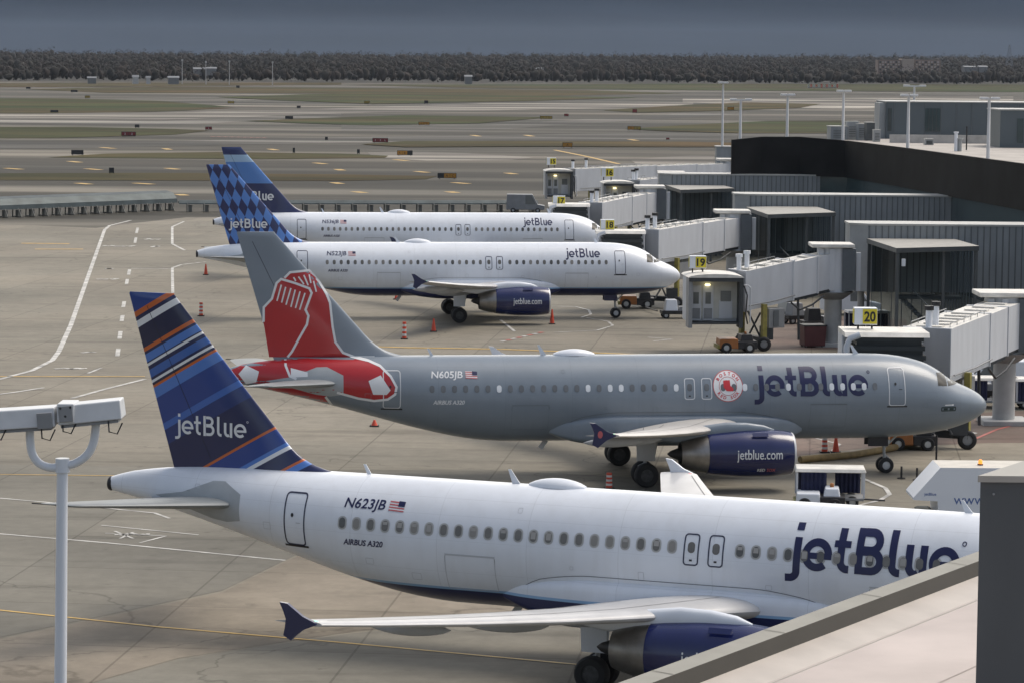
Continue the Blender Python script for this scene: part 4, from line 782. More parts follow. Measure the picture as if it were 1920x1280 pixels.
# localiser antenna: red and white
g0 = gp(1543, 168); r = empty('antenna_array', (g0.x, g0.y, 0), 0, 'red and white antenna array standing in the far field', 'antenna'); sc_ = g0.y / F
for i in range(12):
    x = (-27 + i * 4.9) * sc_; MB().box((x, 0, 4 * sc_ + 1), (2.6 * sc_, 1, 7 * sc_ * (.6 + .4 * ((i * 7) % 3) / 2))).build('element', mat('far_red', (.5, .12, .10), .5, var=0) if i % 2 else M_hw, r)
MB().box((0, .8, 1.2), (58 * sc_, .4, .6)).build('beam', M_hw, r)
# blast fence
M_bf = mat('blast_fence_grey', (.060, .078, .082), .5, .3, var=.3, vs=.6); M_bs = mat('fence_support', (.13, .13, .115), .6, var=.2)
def blast_fence(p0, p1, h, n, lab, roofed=True):
    a_, b_ = gp(*p0), gp(*p1); L = (b_ - a_).length; rz_ = math.atan2(b_.y - a_.y, b_.x - a_.x); r = empty('blast_fence', a_, rz_, lab, 'fence')
    m = MB(); prof = [(0, 1.0), (.12, h * .38 + .6), (.9, h * .72 + .5), (2.2, h)]
    for i in range(3):
        for k in range(5):
            (y0, z0), (y1, z1) = prof[i], prof[i + 1]; t0, t1 = k / 5, (k + .72) / 5
            m.poly([(0, y0 + (y1 - y0) * t0, z0 + (z1 - z0) * t0), (L, y0 + (y1 - y0) * t0, z0 + (z1 - z0) * t0), (L, y0 + (y1 - y0) * t1, z0 + (z1 - z0) * t1 + .03), (0, y0 + (y1 - y0) * t1, z0 + (z1 - z0) * t1 + .03)])
    m.poly([(0, 2.3, 1), (L, 2.3, 1), (L, 2.3, h - .05), (0, 2.3, h - .05)])
    m.build('panel', M_bf, r)
    for i in range(n):
        x = L * (i + .5) / n; m = MB(); m.cyl((x, -.5, 0), (x, .1, 1.1), .08, n=6); m.cyl((x, -.5, .1), (x, 1.2, .1), .07, n=6); m.cyl((x, 1.2, 0), (x, 1.1, 1.5), .08, n=6); m.box((x + .35, .5, .45), (.5, .5, .9)); m.build('support', M_bs, r)
blast_fence((-80, 413), (333, 395), 2.5, 17, 'long grey blast fence with bracing at the far left of the apron')
blast_fence((336, 398), (1010, 398), 1.35, 22, 'lower blast fence running behind the two farthest airliners')

# ================================================================== terminal
M_clad = mat('dark_cladding', (.021, .021, .021), .85, var=.25, vs=.4, spec=.1); M_gls = mat('terminal_glass', (.05, .075, .08), .15, var=.2, vs=.5)
M_roof = mat('roof_membrane', (.40, .37, .335), .8, var=.22, vs=.35); M_corr = mat('corrugated_grey', (.27, .292, .305), .5, .2, var=.16, vs=.5, vscale=(2, 2, .5)); M_corl = mat('corrugated_light', (.33, .345, .35), .5, .2, var=.1); M_trim = mat('trim_grey', (.42, .42, .40), .5, var=.1)
M_seam = mat('seam_dark', (.13, .145, .155), .5, .2, var=.1); M_fr = mat('steel_frame', (.085, .095, .10), .5, .3, var=.15); M_cano = mat('canopy_roof', (.33, .32, .29), .7, var=.15)
FP = [(22.2, 306), (25.3, 307), (29.3, 307), (33.5, 304), (36.4, 280), (40.6, 238), (43.2, 205), (47, 180)]
tr = empty('terminal', (36, 290, 0), 0, 'long terminal concourse with a black curved wall and pale roof', 'terminal')
def loc(p): return (p[0] - 36, p[1] - 290)
foot = [loc(p) for p in FP] + [loc((110, 180)), loc((110, 346)), loc((36.6, 346)), loc((34.4, 308)), loc((29.4, 308)), loc((25.3, 308)), loc((22.25, 307))]
inn = lambda i: (.06, .45) if i < 3 else (.30, .1)
MB().prism([(x + (inn(i)[0] if i < 8 else 0), y + (inn(i)[1] if i < 8 else 0)) for i, (x, y) in enumerate(foot)], 0, 8.3).build('lower_wall', M_gls, tr)
m = MB(); k = len(FP)
P_ = [loc(p) for p in FP]; TZ = [11.92, 12.22, 12.25] + [12] * 8
for i in range(k - 1):
    (x0, y0), (x1, y1) = P_[i], P_[i + 1]; n_ = 1
    m.poly([(x0, y0, 8.3), (x1, y1, 8.3), (x1, y1, TZ[i + 1]), (x0, y0, TZ[i])])
    if i >= 3: m.poly([(x0 + .35, y0, 12), (x1 + .35, y1, 12), (x1 + .35, y1, 11.3), (x0 + .35, y0, 11.3)]).poly([(x0, y0, 12), (x1, y1, 12), (x1 + .35, y1, 12), (x0 + .35, y0, 12)])
    L = sqrt((x1 - x0)**2 + (y1 - y0)**2)
    pass
m.poly([(P_[0][0], P_[0][1], 0), (P_[0][0], P_[0][1] + .7, 0), (P_[0][0], P_[0][1] + .7, 11.92), (P_[0][0], P_[0][1], 11.92)])
for i in range(3): (x0, y0), (x1, y1) = P_[i], P_[i + 1]; m.poly([(x0, y0 + .7, 0), (x1, y1 + .7, 0), (x1, y1 + .7, TZ[i + 1]), (x0, y0 + .7, TZ[i])]).poly([(x0, y0, TZ[i] + .003), (x1, y1, TZ[i + 1] + .003), (x1, y1 + .7, TZ[i + 1] + .003), (x0, y0 + .7, TZ[i] + .003)])
m.build('black_wall', [M_clad, mat('cladding_joint', (.012, .012, .012), .7, var=0)], tr)
MB().prism([(x + (inn(i)[0] * 1.2 if i < k else 0), y + (inn(i)[1] * 1.2 if i < k else 0)) for i, (x, y) in enumerate(foot)], 8.4, 11.55).build('roof', M_roof, tr)
# upper storey set back on the roof
us = empty('rooftop_storey', (60, 345, 11.56), 0, 'blue-grey clad upper storey with dark tall windows on the terminal roof', 'rooftop building')
def usx(px, D): return at(px, 200, D).x - 60
M_usc = mat('bluegrey_cladding', (.105, .128, .142), .5, .2, var=.12, vs=.15)
x0 = usx(1662, 330); m = MB(); m.box(((x0 + 50) / 2, -10.5, 2.0), (50 - x0, 9, 4.0)); 
for i in range(28):
    xx = x0 + .9 + i * 1.7; m.box((xx, -15.02, 2.0), (.06, .06, 3.96), m=1)
m.build('wall', [M_usc, M_seam], us)
MB().box((x0 - .35, -12.3, 1.95), (.68, 4.6, 3.9)).build('side_wall', M_corr, us)
MB().box(((x0 + 50) / 2, -10.5, 4.05), (50.2 - x0, 9.2, .10)).build('coping', M_trim, us)
for a_, b_ in ((1735, 1763), (1665, 1672)):
    xa, xb = usx(a_, 330), usx(b_, 330); wo_ = MB().box(((xa + xb) / 2, -15.04, 2.1), (xb - xa, .1, 2.5)).build('window', M_gls, us)
    mm_ = MB()
    for q in range(1, 4): mm_.box((xa + (xb - xa) * q / 4, -15.12, 2.1), (.05, .05, 2.5))
    mm_.build('mullion', M_fr, wo_)
rs = empty('rooftop_room', (at(1897, 230, 300).x + 3.0, 303, 11.56), 0, 'nearer grey rooftop room with one dark window at the right edge', 'rooftop building')
MB().box((0, 0, 1.85), (8.6, 8, 3.7)).build('wall', M_usc, rs); MB().box((0, 0, 3.76), (8.8, 8.2, .12)).build('coping', M_trim, rs); MB().box((-2.3, -4.03, 1.7), (.6, .1, 2.4)).build('window', M_gls, rs)
pw = gp(1668, 268, 11.56); pw2 = gp(1872, 270, 11.56)
tag(MB().box(((pw.x + pw2.x) / 2, pw.y, 11.56 + .42), (pw2.x - pw.x, .35, .84)).build('parapet_wall', mat('pale_parapet', (.44, .43, .41), .7, var=.15)), 'low pale parapet wall across the terminal roof', 'wall')
# roof plant
def roof_item(px, py, D_, w_, h_, d_, m_, lab, nm='rooftop_unit', cat='roof unit'):
    p = gp(px, py, 11.56); r = empty(nm, (p.x, p.y, 11.56), .1, lab, cat)
    MB().box((0, 0, h_ / 2), (w_, d_, h_)).build('casing', m_, r, bevel=.03); MB().box((0, 0, h_ + .04), (w_ * 1.06, d_ * 1.06, .08)).build('lid', M_trim, r)
    g_ = MB()
    for q in range(5): g_.box((0, -d_ / 2 - .02, h_ * (.2 + .13 * q)), (w_ * .7, .05, .05))
    g_.build('louvre', M_fr, r)
for a_ in ((1570, 262, 0, 1.9, 1.4, 2, M_corr, 'white-topped roof unit at the left end of the terminal roof'), (1597, 262, 0, 1.3, 1.9, 1.2, M_corl, 'pale roof unit between two darker ones'), (1613, 263, 0, .8, 1.7, 1.2, M_corr, 'narrow grey roof unit beside the pale one'), (1630, 264, 0, .9, 1.9, 1.2, M_fr, 'dark roof unit with louvres by the upper storey'), (1643, 266, 0, .7, 1.2, .8, M_corl, 'small pale roof unit at the foot of the storey'), (1741, 272, 0, .9, .55, .8, M_corl, 'low square roof unit before the parapet')): roof_item(*a_)
for px, y0, y1, r_, m_, lb in ((1792, 250, 284, .16, M_wht, 'white roof vent pipe with a cap'), (1799, 262, 284, .22, M_corl, 'stout grey roof vent beside the white pipe'), (1812, 240, 282, .07, M_dark, 'thin black post on the terminal roof')):
    p = gp(px, y1, 11.56); h_ = (y1 - y0) * p.y / F; r = empty('vent_pipe', (p.x, p.y, 11.56), 0, lb, 'pipe'); MB().cyl((0, 0, 0), (0, 0, h_), r_, n=12).build('pipe', m_, r); MB().cyl((0, 0, h_), (0, 0, h_ + .12), r_ * 1.5, n=12).build('cap', m_, r)
# lamp masts behind / on the concourse
M_pole = mat('mast_white', (.62, .63, .64), .45, var=.05)
def mast(px, y0, y1, D, hw, lab, z0=None):
    top = at(px, y0, D); base = at(px - .028 * 0, y1, D); zb = base.z if z0 is None else z0; r = empty('lamp_mast', (top.x, top.y, zb), 0, lab, 'light pole', 'white lamp masts over the terminal'); h = top.z - zb
    MB().cyl((0, 0, 0), (0, 0, h), .17, .12, 10).build('pole', M_pole, r, 40); MB().box((0, 0, h), (hw, .18, .16)).build('crossarm', M_pole, r)
    for s in (-1, 1): MB().box((s * hw / 2, -.25, h + .05), (.7, .7, .22)).build('lamp_head', M_pole, r, bevel=.04)
for px, y0, y1, D, hw, lb in ((1356, 156, 276, 390, .6, 'tallest white lamp mast, just left of the black wall'), (1389, 188, 262, 318, 1.6, 'lamp mast with wide head, second from the left'), (1477, 179, 260, 318, .8, 'lamp mast over the highest part of black wall'), (1582, 172, 266, 313, .8, 'lamp mast beside the white-topped roof unit'), (1704, 180, 282, 282, .9, 'lamp mast before the dark upper storey window'), (1714.5, 162, 193, 352, 1.9, 'lamp mast rising from behind the upper storey'), (1855, 186, 302, 262, 1.0, 'lamp mast rightmost on the terminal roof')):
    mast(px, y0, y1, D, hw, lb, 11.56 if D != 390 else None)
p = at(1357, 276, 390); lb_ = empty('stair_tower', (p.x, 391, 0), 0, 'small grey block at the left end of black wall', 'building')
MB().box((0, 0, p.z / 2), (1.9, 3, p.z)).build('wall', M_corr, lb_); MB().box((0, 0, p.z + .05), (2.1, 3.2, .1)).build('coping', M_trim, lb_)

# connector buildings with ribbed walls
def connector(x0, x1, D, dep, zt_, zb_, lab, cham=1.2):
    r = empty('connector_building', ((x0 + x1) / 2, D + dep / 2, 0), 0, lab, 'walkway building'); ox, oy = (x0 + x1) / 2, D + dep / 2
    pts = [(x0, D + 1.0), (x0 + cham, D), (x1, D), (x1, D + dep), (x0, D + dep)]
    MB().prism([(a - ox, b - oy) for a, b in pts], zb_, zt_).build('wall', M_corr, r)
    m = MB(); n_ = int((x1 - x0 - cham) / .46)
    for i in range(n_): m.box((x0 + cham + .1 + i * .46 - ox, D - oy - .03, (zt_ + zb_) / 2), (.07, .06, zt_ - zb_ - .02))
    m.build('wall_ribs', M_seam, r)
    MB().prism([(a - ox + (-.1 if a == x0 else 0), b - oy - .1) for a, b in pts], zt_, zt_ + .14).build('coping', M_trim, r)
    MB().poly([(x0 - ox - .01, D + .99 - oy - .01, zb_), (x0 + cham - ox, D - oy - .012, zb_), (x0 + cham - ox, D - oy - .012, zt_), (x0 - ox - .01, D + .99 - oy - .01, zt_)]).build('end_wall', M_corl, r)
    for q in range(4):
        xx = x0 + 1 + (x1 - x0 - 2) * q / 3 - ox; MB().cyl((xx, 0, 0), (xx, 0, zb_), .25, n=12).build('column', M_trim, r)
X19 = [at(p, 412, 216.6).x for p in (1597, 1935)]; X18 = [at(p, 361, 263).x for p in (1380, 1785)]; X17 = [at(p, 323, 306).x for p in (1237, 1570)]
connector(X19[0], X19[1] + 6, 216.6, 4, 8.2, 3.4, 'nearest ribbed grey walkway building at the right edge')
connector(*X18, 263, 4, 8.2, 3.4, 'middle ribbed grey walkway building in front of black wall')
connector(*X17, 306, 4, 8.3, 3.4, 'farthest ribbed grey walkway building under the black wall')
M_smk = mat('smoked_glass', (.175, .19, .192), .2, var=.3, vs=.8)
M_tg = bpy.data.materials.new('tinted_glass'); M_tg.use_nodes = True; t = M_tg.node_tree; t.nodes.clear(); o1_ = nn(t, 'ShaderNodeOutputMaterial'); tb = nn(t, 'ShaderNodeBsdfTransparent'); tb.inputs[0].default_value = (.66, .70, .72, 1); gb = nn(t, 'ShaderNodeBsdfGlossy'); gb.inputs[0].default_value = (.5, .5, .5, 1); gb.inputs['Roughness'].default_value = .15; ms = nn(t, 'ShaderNodeMixShader'); ms.inputs[0].default_value = .07
t.links.new(tb.outputs[0], ms.inputs[1]); t.links.new(gb.outputs[0], ms.inputs[2]); t.links.new(ms.outputs[0], o1_.inputs[0])
def vestibule(pxs, z, lab, lamp=False):
    P = [gp(x, y, z) for x, y in pxs]; c = sum(P, Vector()) / 4; r = empty('stair_enclosure', (c.x, c.y, 0), 0, lab, 'stair enclosure', 'glazed stair enclosures'); q = [(p.x - c.x, p.y - c.y) for p in P]
    MB().prism(q, z - .35, z - .02, 0, 1).build('roof_slab', [M_fr, M_cano], r)
    ins = [(x * .90, y * .90) for x, y in q]
    m = MB(); n = 4
    for i in range(4):
        (x0, y0), (x1, y1) = ins[i], ins[(i + 1) % 4]; m.poly([(x0, y0, .1), (x1, y1, .1), (x1, y1, z - .36), (x0, y0, z - .36)])
    m.build('glazing', M_tg, r)
    fr = MB()
    for i in (0, 1):
        (x0, y0), (x1, y1) = ins[i], ins[(i + 1) % 4]; L = sqrt((x1 - x0)**2 + (y1 - y0)**2); k_ = max(2, int(L / .9))
        for j in range(k_): fr.box((x0 + (x1 - x0) * j / k_, y0 + (y1 - y0) * j / k_, z / 2), (.05, .12, z - .7))
    fr.build('mullions', M_corr, r)
    for x, y in [(a * .95, b * .95) for a, b in q]: MB().box((x, y, (z - .35) / 2), (.22, .22, z - .35)).build('post', M_fr, r)
    (x0, y0), (x1, y1) = ins[3], ins[2]; MB().box((x0 + (x1 - x0) * .60, y0 + (y1 - y0) * .60 - .06, (z - .36) / 2), (.2, .12, z - .4)).build('post', M_fr, r)
    st = MB()
    for i in range(14): st.box((x0 + .9 + i * .22, (y0 + ins[0][1]) / 2, 3.4 - i * .22 + .0), (.26, 1.3, .22))
    st.cyl((x0 + .9, y0 + .9, 4.5), (x0 + .9 + 3, y0 + .9, 1.5), .04); st.build('stair', M_seam, r)
    MB().box(((x0 + x1) / 2, (y0 + ins[0][1]) / 2, 3.5), (abs(x1 - x0) * .8, 1.6, .2)).build('landing', M_fr, r)
    if lamp: MB().box((q[3][0] * .93 + .3, q[3][1] - .1, z - 1.0), (.25, .2, .5)).build('lamp', M_wht, r)
vestibule([(1625, 447), (1773, 443), (1836, 461), (1681, 465)], 7.3, 'nearest glazed stair enclosure with a flat brownish roof', True)
vestibule([(1399, 388), (1523, 385), (1567, 398), (1440, 402)], 7.3, 'middle glazed stair enclosure with a flat brownish roof')
vestibule([(1244, 345.5), (1342, 343.5), (1377, 353), (1276, 356)], 7.3, 'farthest glazed stair enclosure with a flat brownish roof')

# ================================================================== jet bridges
M_jw = mat('bridge_white', (.56, .58, .61), .5, var=.09, vs=.8, vscale=(2, 2, .4)); M_jr = mat('bridge_roof', (.68, .66, .61), .6, var=.2, vs=1.5); M_jd = mat('bridge_dark', (.045, .05, .055), .6, var=.2); M_jg = mat('bridge_grey', (.25, .26, .27), .5, var=.12)
M_bel = mat('bellows_black', (.022, .027, .029), .6, var=.2); M_tan = mat('cab_interior', (.50, .50, .46), .6, var=.1); M_col = mat('column_concrete', (.40, .40, .39), .7, var=.12)
M_lampy = mat('cab_lamp', (1, .85, .45), .4, var=0, em=2.5)
def seg(m, p0, p1, w_, h0, h1, mi=0, mt=None):
    p0 = Vector(p0); p1 = Vector(p1); d = (p1 - p0); n = Vector((-d.y, d.x, 0)).normalized() * w_ / 2; b = len(m.v)
    for p, h in ((p0, h0), (p1, h1)): m.v += [tuple(p - n), tuple(p + n), tuple(p + n + Vector((0, 0, h))), tuple(p - n + Vector((0, 0, h)))]
    for q, k_ in (((0, 1, 5, 4), mi), ((1, 2, 6, 5), mi), ((2, 3, 7, 6), mi if mt is None else mt), ((3, 0, 4, 7), mi), ((3, 2, 1, 0), mi), ((4, 5, 6, 7), mi)): m.face([b + i for i in q], k_)
def sign_box(r, c, s, num, rz_=0.):
    w_ = 1.15 * s; h_ = .85 * s
    o = MB().box((c[0], c[1], c[2] + h_ / 2), (w_, .7 * s, h_), rz_).build('gate_sign', M_wht, r, bevel=.02)
    fx = c[0] + .2 * s; fy = c[1] - .35 * s - .015
    MB().box((fx, fy, c[2] + h_ / 2), (.72 * s, .03, .74 * s)).build('sign_face', M_yel, o)
    MB().box((c[0] - w_ / 2 - .015, c[1], c[2] + h_ / 2), (.03, .5 * s, .7 * s)).build('sign_face', M_yel, o)
    decal('gate_number', [bm_text(num, fx, c[2] + .17 * s, .52 * s, width=.58 * s, bold=.035, center=False)], lambda X, Z, o_: Vector((X - .29 * s, fy - .017 - o_, Z)), M_black, o, .004, 0)
    for k_ in (-.35, .35): MB().cyl((c[0] + k_ * s, c[1], c[2] - .35), (c[0] + k_ * s, c[1], c[2]), .05 * s).build('sign_post', M_dark, o)
def jet_bridge(num, lab, T0, T1, rot, col_px=None, cab=None, hood=None, sign=None, open_face=None, ws=(2.35, 2.15, 1.95), hs=(2.7, 2.55, 2.4), column=True):
    """T0: cab end (floor centre), T1: rotunda end; three telescoping sections"""
    T0 = Vector(T0); T1 = Vector(T1); base = Vector((T1.x, T1.y, 0)); r = empty('jet_bridge', base, 0, lab, 'jet bridge', 'jet bridges at the gates'); A, B_ = T0 - base, T1 - base; d = B_ - A; n = Vector((-d.y, d.x, 0)).normalized()
    cuts = ((0, .50), (.46, .76), (.72, 1.0))
    for i, (c0, c1) in enumerate(cuts):
        m = MB(); p0 = A + d * c0; p1 = A + d * c1; off = Vector((0, 0, (hs[0] - hs[i]) * .5)); seg(m, p0 + off, p1 + off, ws[i], hs[i], hs[i], 0, 1)
        t = m.build('tunnel_section', [M_jw, M_jr], r)
        u = d.normalized()
        for q in (0, 1):
            e_ = MB(); pp = (p0 if q == 0 else p1 - u * .12) + off - Vector((0, 0, .04)); seg(e_, pp, pp + u * .12, ws[i] + .1, hs[i] + .08, hs[i] + .08)
            e_.build('end_frame', M_jw, t)
        rg = MB(); L = (p1 - p0).length; k_ = int(L / 1.1)
        for j in range(k_): c = p0 + (p1 - p0) * ((j + .5) / k_) + off + Vector((0, 0, hs[i] + .04)); rg.box(c, (.5, ws[i] * .55, .07), math.atan2(d.y, d.x))
        rg.build('roof_rungs', M_jr, t)
        pn = MB()
        for j in range(1, max(2, int(L / 2.4))):
            c = p0 + (p1 - p0) * (j * 2.4 / L) + off
            if False: pn.box(c - n * (ws[i] / 2 + .006) + Vector((0, 0, hs[i] / 2)), (.035, .012, hs[i] * .96), math.atan2(d.y, d.x))
        if pn.v: pn.build('panel_joint', M_jg, t)
        if i: m = MB(); seg(m, p0 + off - Vector((0, 0, .22)), p1 + off - Vector((0, 0, .22)), ws[i] * .9, .2, .2); m.build('floor_beam', M_jd, t)
    L_ = d.length; o1 = -n * (ws[0] / 2 + .12)
    MB().tube([A + d * .03 + o1 + Vector((0, 0, .35)), A + d * .3 + o1 + Vector((0, 0, .28)), A + d * .5 + o1 + Vector((0, 0, .35))], .045, 8).build('conduit', M_jg, r, 60)
    MB().tube([A + d * .46 + o1 + Vector((0, 0, -.1)), A + d * .55 + o1 + Vector((0, 0, -.75)), A + d * .68 + o1 + Vector((0, 0, -.6)), A + d * .8 + o1 + Vector((0, 0, -.15))], .07, 8).build('hanging_cable', M_jd, r, 60)
    hr = MB()
    for sg in (-1, 1):
        e0 = A + d * .04 + n * sg * ws[0] * .42 + Vector((0, 0, hs[0])); e1 = A + d * .46 + n * sg * ws[0] * .42 + Vector((0, 0, hs[0])); hr.cyl(e0 + Vector((0, 0, .22)), e1 + Vector((0, 0, .22)), .025, n=6)
        for q_ in range(6): pp = e0.lerp(e1, q_ / 5); hr.cyl(pp, pp + Vector((0, 0, .22)), .02, n=6)
    hr.build('roof_rail', M_jg, r)
    # rotunda
    ro = MB(); ro.cyl(B_ - Vector((0, 0, .25)), B_ + Vector((0, 0, 2.95)), 1.2, n=28); ro.build('rotunda', M_jw, r, 40); MB().box(B_ + Vector((.95, -.1, 1.35)), (.9, 2.4, 2.95)).build('rotunda_door', mat('rotunda_dark', (.10, .115, .13), .5, var=.1), r); MB().box(B_ + Vector((1.62, -.9, 1.2)), (.32, .3, 2.7)).build('corner_panel', M_jw, r)
    MB().box(B_ + Vector((-.2, 0, 3.02)), (3.0, 2.9, .26)).build('rotunda_roof', M_jr, r, bevel=.05)
    for k_ in (-1.0, -.25): MB().box(B_ + Vector((k_, -1.18 if k_ > -.9 else -.95, 1.35)), (.35, .22, 2.9)).build('corner_panel', M_jw, r)
    if column:
        MB().cyl((0, 0, 0), (B_.x, B_.y, B_.z - .8), .62, n=28).build('column', M_col, r, 40); MB().box((0, 0, .15), (2.6, 2.6, .3)).build('column_base', M_col, r, bevel=.05)
        MB().cyl((0, 0, B_.z - .8), (0, 0, B_.z - .25), .7, 1.5, 28).build('column_head', M_jg, r, 40)
    # drive legs
    dc = A + d * .17; g_ = MB()
    for s in (-1, 1):
        q = dc + n * s * 1.5; MB().box((q.x, q.y, (q.z + .9) / 2), (.32, .32, q.z - .4), math.atan2(d.y, d.x)).build('drive_leg', M_ylp, r); wheel('drive_wheel', r, (q.x, q.y - .2, .5), .5, .32, M_jg)
    g_.box((dc.x, dc.y, .75), (.6, 3.3, .4), math.atan2(d.y, d.x)); g_.cyl((dc.x - .5, dc.y - 1.2, .8), (dc.x + .6, dc.y + 1.2, 2.4), .07); g_.cyl((dc.x + .5, dc.y - 1.3, .8), (dc.x - .3, dc.y + 1.2, 2.6), .07); g_.box((dc.x + .9, dc.y - .6, 1.2), (.9, .9, .9)); g_.build('drive_frame', M_jd, r)
    # service box hung under the first section, stairs
    q = A + d * .36; MB().box((q.x, q.y - 1.1, q.z - 1.0), (d.length * .16, 1.1, 1.35), math.atan2(d.y, d.x)).build('air_unit', M_jg, r, bevel=.03); MB().box((q.x + .2, q.y - 1.67, q.z - 1.0), (d.length * .05, .06, 1.1), math.atan2(d.y, d.x)).build('air_unit_grille', M_seam, r)
    q = A + d * .62; m = MB(); m.cyl((q.x, q.y - .8, q.z), (q.x + .1, q.y - .9, .6), .09); m.build('service_pipe', M_jd, r)
    for k_, hh in ((.10, 1.0), (.02, .9)): q = A + d * k_ + Vector((0, 0, hs[0])); MB().cyl(q, q + Vector((0, 0, hh)), .17, n=12).build('vent_pipe', M_wht, r, 40); MB().cyl(q + Vector((0, 0, hh)), q + Vector((0, 0, hh + .22)), .25, n=12).build('pipe_cap', M_dark if num != '19' else M_wht, r, 40)
    if hood:      # docked: ribbed bellows toward the aircraft
        hx0, hx1, hy0, hy1, z0, z1 = hood; hx0 -= base.x; hx1 -= base.x; hy0 -= base.y; hy1 -= base.y
        MB().box(((hx0 + hx1) / 2, hy1 + .6, (z0 + z1) / 2 + .05), (hx1 - hx0 + .2, 2.0, z1 - z0)).build('cab', M_jw, r, bevel=.08)
        bm_ = MB(); nr = 13
        for i in range(nr):
            t = (i + .5) / nr; zz = z0 + (z1 - z0) * t; bm_.box(((hx0 + hx1) / 2 + .05, (hy0 + hy1) / 2, zz), (hx1 - hx0 - (.25 if i % 2 else .0) - .5 * t * t, hy1 - hy0 - (.30 if i % 2 else 0), (z1 - z0) / nr * 1.02))
        bm_.build('bellows', M_bel, r)
        m = MB(); rr = []
        for i in range(13):
            t = i / 12; rr.append([(hx0 - .25 + (hx1 - hx0 + .35) * t, hy0 - .1, z1 - .02), (hx0 - .25 + (hx1 - hx0 + .35) * t, hy1 + .2, z1 - .02), (hx0 - .25 + (hx1 - hx0 + .35) * t, hy1 + .2, z1 + .22), (hx0 - .25 + (hx1 - hx0 + .35) * t, hy0 + .1, z1 + .20)])
        m.loft(rr).build('hood_roof', M_jr, r)
        MB().tube([(hx0 - .12, hy0 - .05, z0), (hx0 - .15, hy0 - .05, z1 - .5), (hx0 + .0, hy0 - .05, z1 - .1), (hx0 + .5, hy0 - .05, z1 + .1)], .16).build('hood_edge', M_jw, r, 60)
    if open_face:
        fx0, fx1, fy, z0, z1, yaw = open_face; c = Vector(((fx0 + fx1) / 2 - base.x, fy - base.y, 0)); w_ = fx1 - fx0
        cabp = empty('cab', c, yaw); cabp.parent = r; H = z1 - z0
        MB().box((0, 1.9, z0 + H / 2), (w_ * .96, 2.4, H * .96)).build('cab_body', M_jw, cabp, bevel=.08)
        MB().box((0, .60, z0 + H * .5), (w_ * .86, .1, H * .80)).build('end_wall', M_tan, cabp)
        MB().box((0, .1, z0 + .06), (w_ * .9, 1.2, .12)).build('floor_plate', M_jd, cabp)
        for s in (-1, 1): MB().box((s * w_ * .46, 0, z0 + H * .44), (w_ * .07, 1.4, H * 1.02)).build('side_curtain', M_jd if s > 0 else M_jg, cabp)
        MB().box((0, -.05, z0 + H * .93), (w_ * .98, 1.5, H * .08)).build('hood_edge', M_jd, cabp)
        m = MB(); rr = []
        for i in range(9): a = pi * i / 8; rr.append([(w_ / 2 * cos(a) * 1.02, yy, z0 + H * .97 + .26 * sin(a)) for yy in (-.85, 3.2)])
        m.loft(rr, closed=False, cap=False); m.poly([(w_ / 2 * cos(pi * i / 8) * 1.02, -.85, z0 + H * .97 + .26 * sin(pi * i / 8)) for i in range(9)]); m.build('cab_roof', M_jr, cabp, 50)
        for xx in (-.24, -.02): 
            dd = MB().box((w_ * (xx - .08), .53, z0 + H * .42), (w_ * .19, .05, H * .72)).build('door', M_jw, cabp); MB().box((w_ * (xx - .08), .49, z0 + H * .52), (w_ * .10, .04, H * .24)).build('door_window', M_smk, dd); MB().box((w_ * (xx - .08), .49, z0 + H * .20), (w_ * .15, .03, H * .22)).build('vent_grille', M_jg, dd)
        MB().box((w_ * .22, .53, z0 + H * .28), (w_ * .24, .05, H * .38)).build('console', M_jw, cabp); MB().box((w_ * .22, .52, z0 + H * .56), (w_ * .19, .04, H * .22)).build('window', M_smk, cabp)
        MB().rev([(0, .02), (0, .16), (.08, .20), (.14, .12)], (-w_ * .12, .3, z0 + H * .82), (0, 0, -1), 14, cap=True).build('cab_lamp', M_lampy, cabp)
        m = MB(); m.tube([(w_ * .52, -.2, z0 + H * .8), (w_ * .58, -.25, z0 + H * .6), (w_ * .56, -.2, z0 + H * .2), (w_ * .6, -.1, z0)], .05); m.build('cable', M_dark, cabp)
        MB().tube([(w_ * .64, -.2, z0 + .1), (w_ * .64, -.2, z0 + H * .75), (w_ * .60, -.2, z0 + H * .8), (w_ * .52, -.2, z0 + H * .8)], .05).build('hand_rail', M_jw, cabp)
    if sign: sign_box(r, Vector(sign[0]) - base, sign[1], num)
    return r
def P3(px, D, z): p = at(px, 300, D); return (p.x, D, z)
xa = lambda px, D: at(px, 500, D).x
jet_bridge('20', 'nearest jet bridge, gate 20, docked behind the nose of the grey airliner', P3(1745, 153.5, 3.65), P3(1893, 166, 4.25), 0, hood=(xa(1590, 151), xa(1735, 151), 149.6, 152.6, 3.3, 6.3), sign=((xa(1624, 151.5), 151.5, 6.75), 1.0), ws=(2.5, 2.3, 2.1), hs=(2.75, 2.6, 2.5))
jet_bridge('19', 'jet bridge of gate 19 standing empty with its open cab facing out', P3(1385, 207.5, 2.75), P3(1567, 211, 4.1), 0, open_face=(xa(1288, 205), xa(1392, 205), 204.5, 2.05, 5.35, radians(4)), sign=((xa(1308, 206), 206, 5.75), 1.0), hs=(2.75, 2.55, 2.45))
jet_bridge('18', 'jet bridge of gate 18 docked behind the nose of the third airliner', P3(1212, 240, 3.75), P3(1378, 253, 4.3), 0, hood=(xa(1122, 237.5), xa(1207, 237.5), 236.6, 239, 3.4, 6.3), sign=((xa(1138, 238.5), 238.5, 6.5), .95))
jet_bridge('17', 'jet bridge of gate 17 docked behind the nose of farthest airliner', P3(1108, 283, 3.8), P3(1222, 296, 4.5), 0, hood=(xa(1032, 280), xa(1103, 280), 279.4, 282.2, 3.4, 6.3), sign=((xa(1047, 281), 281, 6.35), 1.0))
